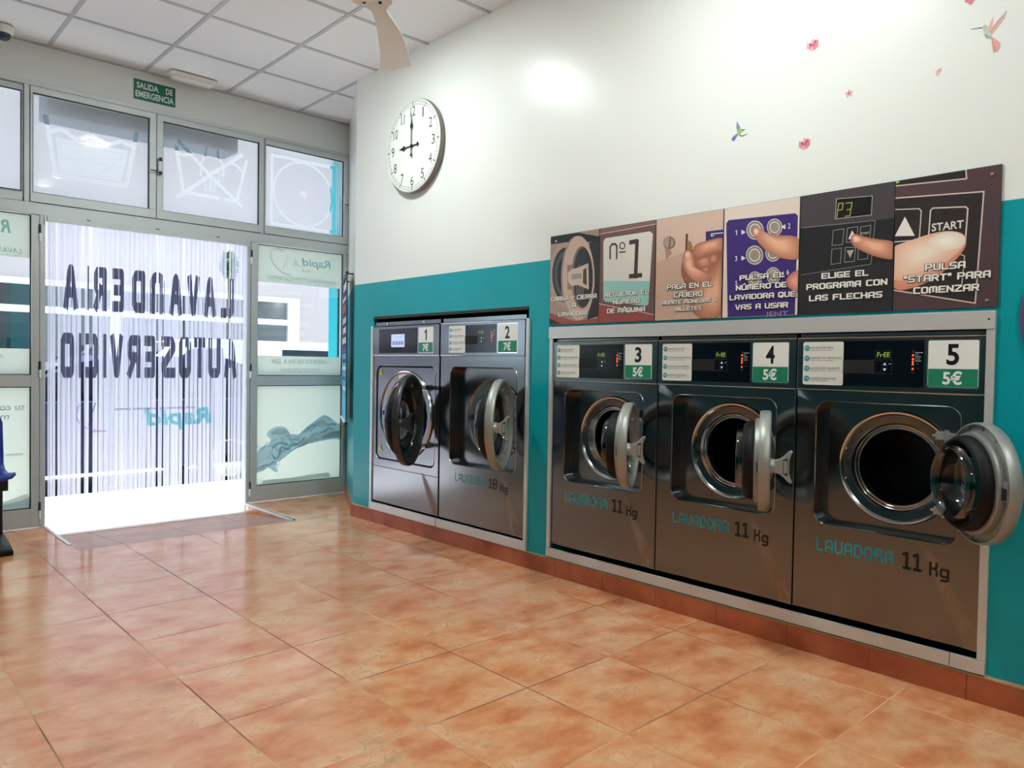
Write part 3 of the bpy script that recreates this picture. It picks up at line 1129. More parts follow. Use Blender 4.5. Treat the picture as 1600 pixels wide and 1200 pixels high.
# steel surrounds of the washer niches
def bar(b, y0, y1, z0, z1, w0=0.0006, w1=.013):
    b.box(-w1, -w0, min(y0, y1), max(y0, y1), z0, z1)
b = MB().use(STEEL_TRIM)
bar(b, -3.000, -5.104, 1.285, 1.347, w1=.016)
bar(b, -3.003, -3.026, .150, 1.285)
bar(b, -5.078, -5.104, .150, 1.285)
bar(b, -3.003, -4.994, .102, .148, w1=.016)
bar(b, -4.996, -5.104, .102, .148, w1=.016)
b.use(BLACK)
b.box(-.0172, -.016, -5.088, -5.082, 1.315, 1.321)
struct(b.build('trim_5', bevel=.0015), 'steel surround of the three right-hand washers')
b = MB().use(STEEL_TRIM)
bar(b, -1.215, -1.240, .146, 1.402)
bar(b, -2.818, -2.842, .146, 1.402)
bar(b, -1.215, -2.006, .094, .147, w1=.016)
bar(b, -2.012, -2.842, .094, .147, w1=.016)
b.use(WOODDARK)
b.box(-.008, .06, -2.824, -1.238, 1.452, 1.470)
struct(b.build('trim_6', bevel=.0015), 'steel strips and base around the two far washers')

# ================================================================== WASHING MACHINES
SEG = {'F': 'afeg', 'r': 'eg', 'E': 'afged'}
def seven(mb, word, x, y, wd, hg, w):
    for ch in word:
        s = {'a': ((0, 1), (1, 1)), 'f': ((0, .5), (0, 1)), 'e': ((0, 0), (0, .5)), 'g': ((0, .5), (1, .5)), 'd': ((0, 0), (1, 0)), 'b': ((1, .5), (1, 1)), 'c': ((1, 0), (1, .5))}
        for q in SEG[ch]:
            (xa, ya), (xb, yb) = s[q]
            mb.polys(strokes([(x + xa * wd + ya * hg * .08, y + ya * hg), (x + xb * wd + yb * hg * .08, y + yb * hg)], .0028), w)
        x += wd * 1.75
PRICE_GREEN = (28, 128, 92)

def washer(num, price, yc, Wd, z0, z1, zc0, zc1, rec, depth, ringc, ringR, drumR, doorR, angle, doormat, label, style, cap=None, hinge=.195):
    """one front-loading washer. local x to the right as seen, y up from its foot, z out of the wall"""
    root = empty('washing_machine', on_machine_wall(yc, z0))
    tag(root, label, 'washing machine', 'built-in washing machines')
    h = z1 - z0
    hw = Wd / 2
    v = lambda z: z - z0
    vc0, vc1 = v(zc0), v(zc1)
    rx0, rx1, ry0, ry1 = rec[0], rec[1], v(rec[2]), v(rec[3])
    cx, cy = ringc[0], v(ringc[1])
    F = .004                                    # front face above the wall plane
    # cabinet: front sheet with the rounded recess, drum hole, sides
    b = MB().use(STEEL)
    A = angles_for((cx, cy), [(-hw, hw, 0, vc0 - .003)], 96)
    outer = ('rr', -hw, hw, 0, vc0 - .003, .0005)
    rr = ('rr', rx0, rx1, ry0, ry1, .045)
    rr2 = ('rr', rx0 + .006, rx1 - .006, ry0 + .006, ry1 - .006, .040)
    rrb = ('rr', rx0 + .010, rx1 - .010, ry0 + .010, ry1 - .010, .037)
    c = (cx, cy)
    b.bridge([ray_loop(('rr', -hw, hw, 0, vc0 - .003, .0005), c, A, -.55), ray_loop(outer, c, A, F - .003), ray_loop(('rr', -hw + .003, hw - .003, .003, vc0 - .006, .003), c, A, F), ray_loop(('rr', rx0 - .004, rx1 + .004, ry0 - .004, ry1 + .004, .049), c, A, F),
              ray_loop(rr, c, A, F - .003)][::-1])
    if depth > .02:
        b.bridge([ray_loop(rr, c, A, F - .003), ray_loop(rr2, c, A, -depth), ray_loop(('circ', cx, cy, ringR - .01), c, A, -depth)][::-1])
    else:
        b.use(BLACK)
        b.bridge([ray_loop(rr, c, A, F - .003), ray_loop(rr, c, A, -depth - .012), ray_loop(rrb, c, A, -depth - .012)][::-1])
        b.use(STEEL)
        b.bridge([ray_loop(rrb, c, A, -depth - .012), ray_loop(rrb, c, A, -.002), ray_loop(('circ', cx, cy, ringR - .01), c, A, -.002)][::-1])
    cab = b.build('cabinet', root, smooth=35)
    # bright folded edge along the recess
    e = MB().use(CHROME)
    loop = rrect_pts(rx0, rx1, ry0, ry1, .045, 8)
    e.bridge([[(x, y, F - .001) for x, y in rrect_pts(rx0 - .003, rx1 + .003, ry0 - .003, ry1 + .003, .048, 8)], [(x, y, F + .0018) for x, y in rrect_pts(rx0 - .001, rx1 + .001, ry0 - .001, ry1 + .001, .046, 8)], [(x, y, F - .002) for x, y in rrect_pts(rx0 + .001, rx1 - .001, ry0 + .001, ry1 - .001, .044, 8)]][::-1])
    e.build('recess_edge', root, smooth=60)
    if style == 'big':
        s = MB().use(BLACK)
        s.box(-hw, hw, v(.408), v(.412), F - .002, F + .0006)
        s.build('panel_seam', root)
    # control panel above
    p = MB().use(STEEL)
    p.box(-hw, hw, vc0, vc1, -.20, F + .004)
    p.use(CHROME)
    p.box(-hw, hw, vc0 - .004, vc0 + .001, -.02, F + .006)
    if style != 'big':
        p.box(-hw, hw, vc1 - .001, vc1 + .0035, -.02, F + .006)
    cp = p.build('control_panel', root, bevel=.002)
    tp = MB().use(STEEL)
    tp.box(-hw + .006, hw - .006, vc1 + .006, h, -.55, F - .012)
    if style == 'big':
        tp.use(CHROME)
        for x in (-.235, .195):
            tp.lathe([(.0, .004), (.009, .002), (.010, -.003)], (x, vc1 + .022, F - .012), 14)
            tp.box(x - .004, x + .02, vc1 + .014, vc1 + .020, F - .012, F - .007)
    tp.build('top_panel', root, bevel=.0015)
    P = F + .004
    k = Wd / .684 if style == 'std' else 1.0
    hh = vc1 - vc0
    # number plate
    if style == 'std':
        nx0, nx1, bx0, bx1, lx0, lx1 = .149, .309, -.157, .134, -.316, -.154
        ny0, ny1, ys = vc0 + .022, vc1 - .014, vc0 + .087
        by0, by1, ly0, ly1 = vc0 + .018, vc1 - .012, vc0 + .018, vc1 - .014
    elif style == 'mid':
        nx0, nx1, bx0, bx1, lx0, lx1 = .164, .326, -.142, .145, -.300, -.138
        ny0, ny1, ys = vc0 + .017, vc1 - .018, vc0 + .083
        by0, by1, ly0, ly1 = vc0 + .015, vc1 - .016, vc0 + .015, vc1 - .018
    else:
        nx0, nx1, bx0, bx1 = .164, .322, -.311, .142
        ny0, ny1, ys = vc0 + .017, vc1 - .018, vc0 + .083
        by0, by1 = vc0 + .014, vc1 - .018
    q = MB().use(CHROME)
    q.prism(rrect_pts(nx0 - .005, nx1 + .005, ny0 - .006, ny1 + .004, .008), P - .002, P + .001)
    q.use(PRINT, (236, 236, 230))
    q.prism(rrect_pts(nx0, nx1, ny0, ny1, .006), P, P + .003)
    q.use(PRINT, PRICE_GREEN)
    q.flat([(nx0 + .001, ys), (nx1 - .001, ys), (nx1 - .001, ny0 + .001), (nx0 + .001, ny0 + .001)], P + .0034)
    q.use(PRINT, (14, 14, 16))
    if num == '1':
        put_digit_one(q, (nx0 + nx1) / 2, (ys + ny1) / 2, .026, (ny1 - ys) * .74, P + .0034)
    else:
        put_font(q, num, (nx0 + nx1) / 2, (ys + ny1) / 2, .040, (ny1 - ys) * .74, P + .0034, .026)
    q.use(PRINT, (240, 242, 238))
    put_font(q, price, (nx0 + nx1) / 2, (ys + ny0) / 2 + .001, .062, (ys - ny0) * .74, P + .0038, .03)
    q.build('number_plate', cp)
    # black glass display
    q = MB().use(PANELBLK)
    q.prism([(bx0, by0), (bx1, by0), (bx1, by1), (bx0, by1)], P - .001, P + .0018)
    if style == 'big':
        q.use(LCD)
        q.prism([(-.157, vc0 + .055), (.002, vc0 + .055), (.002, vc0 + .143), (-.157, vc0 + .143)], P + .001, P + .0024)
        q.use(PRINT, (150, 164, 204))
        for j in range(4):
            q.flat(rrect_pts(-.140 + j * .034, -.114 + j * .034, vc0 + .070, vc0 + .096, .004, 2), P + .0027)
        q.flat([(-.150, vc0 + .125), (-.01, vc0 + .125), (-.01, vc0 + .1235), (-.150, vc0 + .1235)], P + .0027)
    else:
        W0 = P + .0022
        xo = 0 if style == 'std' else .014
        yo = vc0 + .10
        q.use(BLACK)
        q.flat([(bx0, yo + .018), (bx0 + .12, yo + .018), (bx0 + .12, yo - .034), (bx0, yo - .034)], W0)
        q.use(PRINT, (58, 62, 70))
        q.polys(strokes([(-.045 + xo, yo + .018), (.026 + xo, yo + .018), (.026 + xo, yo - .034), (-.045 + xo, yo - .034), (-.045 + xo, yo + .018)], .0012), W0 + .0002)
        q.polys(strokes([(-.034 + xo, yo + .024), (.023 + xo, yo + .024), (.023 + xo, yo + .052), (-.034 + xo, yo + .052), (-.034 + xo, yo + .024)], .001), W0 + .0002)
        for xx in (-.022, .0, .0):
            q.polys(strokes([(xx + xo - .010, yo + .014), (xx + xo + .010, yo + .014), (xx + xo + .010, yo - .03), (xx + xo - .010, yo - .03), (xx + xo - .010, yo + .014)], .0007), W0 + .0002)
        q.use(LED_GREEN)
        seven(q, 'FrEE', -.027 + xo, yo + .030, .0068, .015, W0 + .0003)
        q.use(PRINT, (236, 238, 240))
        q.flat([(-.006 + xo, yo - .002), (.006 + xo, yo - .002), (xo, yo + .009)], W0 + .0003)
        q.flat([(-.006 + xo, yo - .014), (.006 + xo, yo - .014), (xo, yo - .025)], W0 + .0003)
        q.flat([(.014 + xo, yo + .004), (.023 + xo, yo + .004), (.023 + xo, yo + .0025), (.014 + xo, yo + .0025)], W0 + .0003)
        for j, yy in enumerate((.036, .022, .012, .003, -.014)):
            q.use(LED_RED)
            q.flat([(.098 + xo * .6 - .0045, yo + yy - .0035), (.098 + xo * .6 + .0045, yo + yy - .0035), (.098 + xo * .6, yo + yy + .005)], W0 + .0003)
            q.use(PRINT, (110, 70, 66))
            q.flat([(.110 + xo * .6, yo + yy), (.118 + xo * .6, yo + yy), (.118 + xo * .6, yo + yy + .0015), (.110 + xo * .6, yo + yy + .0015)], W0 + .0003)
        for yy in (.049, -.027):
            q.use(PRINT, (70, 74, 70))
            q.polys(strokes([(.098 + xo * .6 + .004 * math.cos(a * PI / 4), yo + yy + .004 * math.sin(a * PI / 4)) for a in range(9)], .0012), W0 + .0003)
        q.use(PRINT, (176, 180, 186))
        for j, ln in enumerate((.026, .012, .020, .017, .021)):
            xs = (.116 if style == 'std' else .100) + (0 if style == 'std' else .02)
            xs = min(xs, bx1 - .029)
            q.flat([(xs, yo + .046 - j * .0075), (xs + ln, yo + .046 - j * .0075), (xs + ln, yo + .0435 - j * .0075), (xs, yo + .0435 - j * .0075)], W0 + .0003)
    q.build('display', cp)
    if style != 'big':
        # card with the four programmes
        q = MB().use(PRINT, (228, 226, 216))
        q.prism(rrect_pts(lx0, lx1, ly0, ly1, .008), P, P + .0022)
        lh = ly1 - ly0
        for j, (t1, w1, t2, w2) in enumerate((('LAVADO EN FRIO', .092, 'todo tipo de prendas', .086), ('LAVADO EN TEMPLADO', .126, 'ropa media y delicada', .092), ('LAVADO EN CALIENTE', .118, 'prendas blancas o muy sucias', .118), ('LAVADO DELICADO', .106, 'prendas delicadas', .074))):
            yy = ly1 - lh * (.145 + .238 * j)
            q.use(PRINT, (36, 140, 158))
            q.flat([(lx0 + .016 + .0115 * math.cos(a * PI / 9), yy + .0115 * math.sin(a * PI / 9)) for a in range(18)], P + .0026)
            q.use(PRINT, (226, 238, 236))
            put_font(q, 'P%d' % (j + 1), lx0 + .016, yy, .013, .0105, P + .0029)
            q.use(PRINT, (40, 42, 44))
            put_font(q, t1, lx0 + .030 + w1 / 2, yy + .0015, w1, .0078, P + .0026)
            put_font(q, t2, lx0 + .030 + w2 / 2, yy - .0085, w2, .0055, P + .0026)
        q.build('instruction_card', cp)
    # lettering on the lower front
    if cap:
        q = MB().use(PRINT, (16, 142, 150))
        (ux, vz, wd, hg), (ux2, vz2, wd2, hg2), (ux3, vz3, wd3, hg3) = cap[1]
        put_stroke(q, 'LAVADORA', ux, v(vz), wd, hg, F + .0006, t=1.15, glyphs=GR, gap=1.9)
        q.build('lettering', root)
        q = MB().use(PRINT, (12, 11, 12))
        put_stroke(q, cap[0], ux2, v(vz2), wd2, hg2, F + .0006, t=1.2, gap=1.8)
        q.build('capacity_number', root)
        q = MB().use(PRINT, (12, 11, 12))
        put_stroke(q, 'Kg', ux3, v(vz3), wd3, hg3, F + .0006, t=1.2, gap=1.8)
        q.build('unit_lettering', root)
    # stainless ring around the drum mouth
    RW = -depth if depth > .02 else -.002
    q = MB().use(CHROME)
    q.lathe([(ringR + .002, RW), (ringR, RW + .012), (ringR - .004, RW + .016), (ringR - .010, RW + .013)], (cx, cy, 0), 96)
    q.use(STEEL)
    q.lathe([(ringR - .010, RW + .013), (ringR - .016, RW + .006), (drumR + .030, RW + .003)], (cx, cy, 0), 96)
    q.use(CHROME)
    q.lathe([(drumR + .030, RW + .003), (drumR + .025, RW + .008), (drumR + .019, RW - .004), (drumR + .014, RW - .004), (drumR + .010, RW - .012), (drumR + .005, RW - .012), (drumR, RW - .022), (drumR - .002, RW - .03)], (cx, cy, 0), 96)
    # catch plate on the free side and its screws
    q.use(BLACK)
    q.box(cx - ringR + .014, cx - drumR - .034, cy - .016, cy + .016, RW + .002, RW + .0055)
    q.use(CHROME)
    for sy in (-.058, .058):
        q.lathe([(0, .010), (.005, .008), (.006, .003)], (cx - ringR * .965 + .018, cy + sy * ringR / .213, RW), 10)
    # hinge lugs
    for sy in (-1, 1):
        yy = cy + sy * ringR * .63
        q.use(CHROME)
        q.box(cx + ringR * .70, hinge + .012, yy - .018, yy + .018, RW + .001, RW + .016)
        q.use(CAST)
        q.box(hinge - .045, hinge - .006, yy - .013, yy + .013, RW + .014, RW + .044)
        q.tube([(hinge - .058, yy, RW + .030), (hinge - .045, yy, RW + .030)], .005)
    if style == 'big':
        q.use(PRINT, (176, 40, 44))
        n = 12
        q.bridge([[(cx + (ringR - .012) * math.cos(R(60 + 45 * j / n)), cy + (ringR - .012) * math.sin(R(60 + 45 * j / n)), RW + .0135) for j in range(n + 1)], [(cx + (ringR - .034) * math.cos(R(60 + 45 * j / n)), cy + (ringR - .034) * math.sin(R(60 + 45 * j / n)), RW + .0075) for j in range(n + 1)]], closed=False)
        q.use(PRINT, (226, 222, 210))
        q.bridge([[(cx + (ringR - .024) * math.cos(R(84 + 24 * j / n)), cy + (ringR - .024) * math.sin(R(84 + 24 * j / n)), RW + .0105) for j in range(n + 1)], [(cx + (ringR - .046) * math.cos(R(84 + 24 * j / n)), cy + (ringR - .046) * math.sin(R(84 + 24 * j / n)), RW + .0082) for j in range(n + 1)]], closed=False)
        for sy in (-.25, .285):
            q.use(PRINT, (232, 206, 40))
            y_ = cy + sy
            q.flat([(rx0 + .030, y_ - .020), (rx0 + .074, y_ - .020), (rx0 + .052, y_ + .026)], .0012)
            q.use(PRINT, (30, 28, 20))
            q.polys(strokes([(rx0 + .052, y_ + .010), (rx0 + .052, y_ - .010)], .005), .0016)
    q.build('drum_ring', root, smooth=40)
    q = MB().use(DARKSTEEL)
    q.lathe([(drumR - .002, RW - .03), (drumR + .004, RW - .05), (drumR + .03, RW - .06), (drumR + .06, RW - .08), (drumR + .06, RW - .40), (0, RW - .42)], (cx, cy, 0), 64)
    q.build('drum', root, smooth=40)
    # ---- the open door, hung on its right-hand side
    D = doorR
    hx = hinge
    q = MB().use(doormat)
    q.lathe([(D * .985, -.012), (D, -.004), (D, .022), (D - .003, .027), (D * .955, .030), (D * .915, .027), (D * .885, .016), (D * .80, .000), (D * .73, -.010), (D * .69, -.030), (D * .80, -.032), (D * .84, -.028), (D * .845, -.006), (D * .95, .002), (D * .965, -.014), (D * .985, -.014), (D * .985, -.012)], (-D, 0, 0), 96)
    # stiffening ribs inside the rim
    for j in range(14):
        a = R(20 + 360 / 14 * j)
        ca, sa = math.cos(a), math.sin(a)
        q.M = Matrix(((ca, -sa, 0, -D), (sa, ca, 0, 0), (0, 0, 1, 0), (0, 0, 0, 1)))
        q.box(D * .76, D * .955, -.003, .003, -.006, .008)
    q.M = None
    # hinge arms
    for sy in (-1, 1):
        yy = sy * ringR * .63
        q.box(-D * .42, .012, yy - .013, yy + .013, -.014, .004)
        q.tube([(.006, yy - .022, -.005), (.006, yy + .022, -.005)], .008)
    # catch
    q.box(-2 * D + .010, -2 * D + .040, -.030, .030, -.016, .006)
    q.use(BLACK)
    q.box(-2 * D + .014, -2 * D + .036, -.026, .010, -.020, -.014)
    door = q.build('door', root, smooth=35)
    door.location = (hx, cy, RW + .045)
    door.rotation_euler = (0, R(angle), 0)
    q = MB().use(RUBBER)
    q.lathe([(D * .76, -.030), (D * .785, -.036), (D * .775, -.058), (D * .74, -.064), (D * .735, -.070), (D * .70, -.074), (D * .66, -.070), (D * .63, -.058), (D * .62, -.018), (D * .66, -.010)], (-D, 0, 0), 72)
    q.build('gasket', door, smooth=50)
    q = MB().use(BOWL)
    q.lathe([(D * .67, .004), (D * .64, -.010), (D * .635, -.070), (D * .62, -.090), (D * .58, -.100), (D * .54, -.096), (D * .51, -.076), (D * .46, -.034), (D * .34, -.014), (0, -.008)], (-D, 0, 0), 72)
    q.build('glass_bowl', door, smooth=50)
    q = MB().use(doormat)
    # pull handle: a web standing off the rim, flaring outward
    hp = [(-.030, .020), (-.034, .0), (-.030, -.020)] if False else None
    prof = [(.020, -.021), (.014, -.016), (.011, -.006), (.011, .006), (.014, .016), (.020, .021), (.034, .024), (.050, .028), (.066, .040), (.080, .056), (.090, .062), (.096, .058), (.090, .045), (.084, .022), (.084, -.022), (.090, -.045), (.096, -.058), (.090, -.062), (.080, -.056), (.066, -.040), (.050, -.028), (.034, -.024)]
    t = .017
    q.M = Matrix(((0, 0, 1, -2 * D + .030), (0, 1, 0, 0), (-1, 0, 0, 0), (0, 0, 0, 1))) @ Matrix.Rotation(PI, 4, 'Y')
    # local: x = outward, y = up, z = across the rim
    q.M = Matrix(((0, 0, 1, -2 * D + .034), (0, 1, 0, 0), (1, 0, 0, .012), (0, 0, 0, 1)))
    q.prism(prof, -t, t)
    q.use(BLACK)
    for s in (-1, 1):
        q.flat([(.062, -.026), (.078, -.034), (.078, .034), (.062, .026)], s * (t + .0005))
    q.use(doormat)
    for s in (-1, 1):
        q.flat(rrect_pts(.064, .076, -.024, .024, .003, 2), s * (t + .001))
    q.M = None
    q.lathe([(.030, .018), (.028, .040), (.020, .048)], (-2 * D + .036, 0, 0), 20)
    q.build('handle', door, smooth=40, bevel=.003)
    return root

G11 = dict(Wd=.682, z0=.172, z1=1.282, zc0=1.060, zc1=1.262, rec=(-.258, .258, .527, 1.013), depth=.058, ringR=.214, drumR=.139, doorR=.200, doormat=CAST, style='std')
CAP11 = ('11', ((-.098, .443, .294, .052), (.112, .443, .066, .066), (.203, .430, .066, .050)))
washer('3', '5€', -3.374, ringc=(.028, .772), angle=119, cap=CAP11, label='washer number 3 at 5 euros, its round door standing half open', **G11)
washer('4', '5€', -4.061, ringc=(.028, .772), angle=118, cap=CAP11, label='washer number 4 at 5 euros, its door seen edge-on', **G11)
washer('5', '5€', -4.748, ringc=(.028, .772), angle=133, hinge=.217, cap=CAP11, label='washer number 5 at 5 euros, door folded right back over the teal wall', **G11)
washer('2', '7€', -2.417, .778, .158, 1.428, 1.196, 1.395, (-.288, .322, .516, 1.122), .058, (.073, .812), .245, .155, .250, 124, CAST, 'washer number 2 at 7 euros, grey door ring half open', 'mid',
       ('18', ((-.080, .437, .294, .050), (.131, .436, .072, .062), (.229, .424, .070, .048))), hinge=.25)
washer('1', '7€', -1.629, .772, .158, 1.428, 1.196, 1.395, (-.345, .345, .463, 1.122), .012, (.012, .792), .300, .215, .280, 128, CAST_BLACK, 'washer number 1 at 7 euros, with a black door and pale touch screen', 'big', None, hinge=.243)

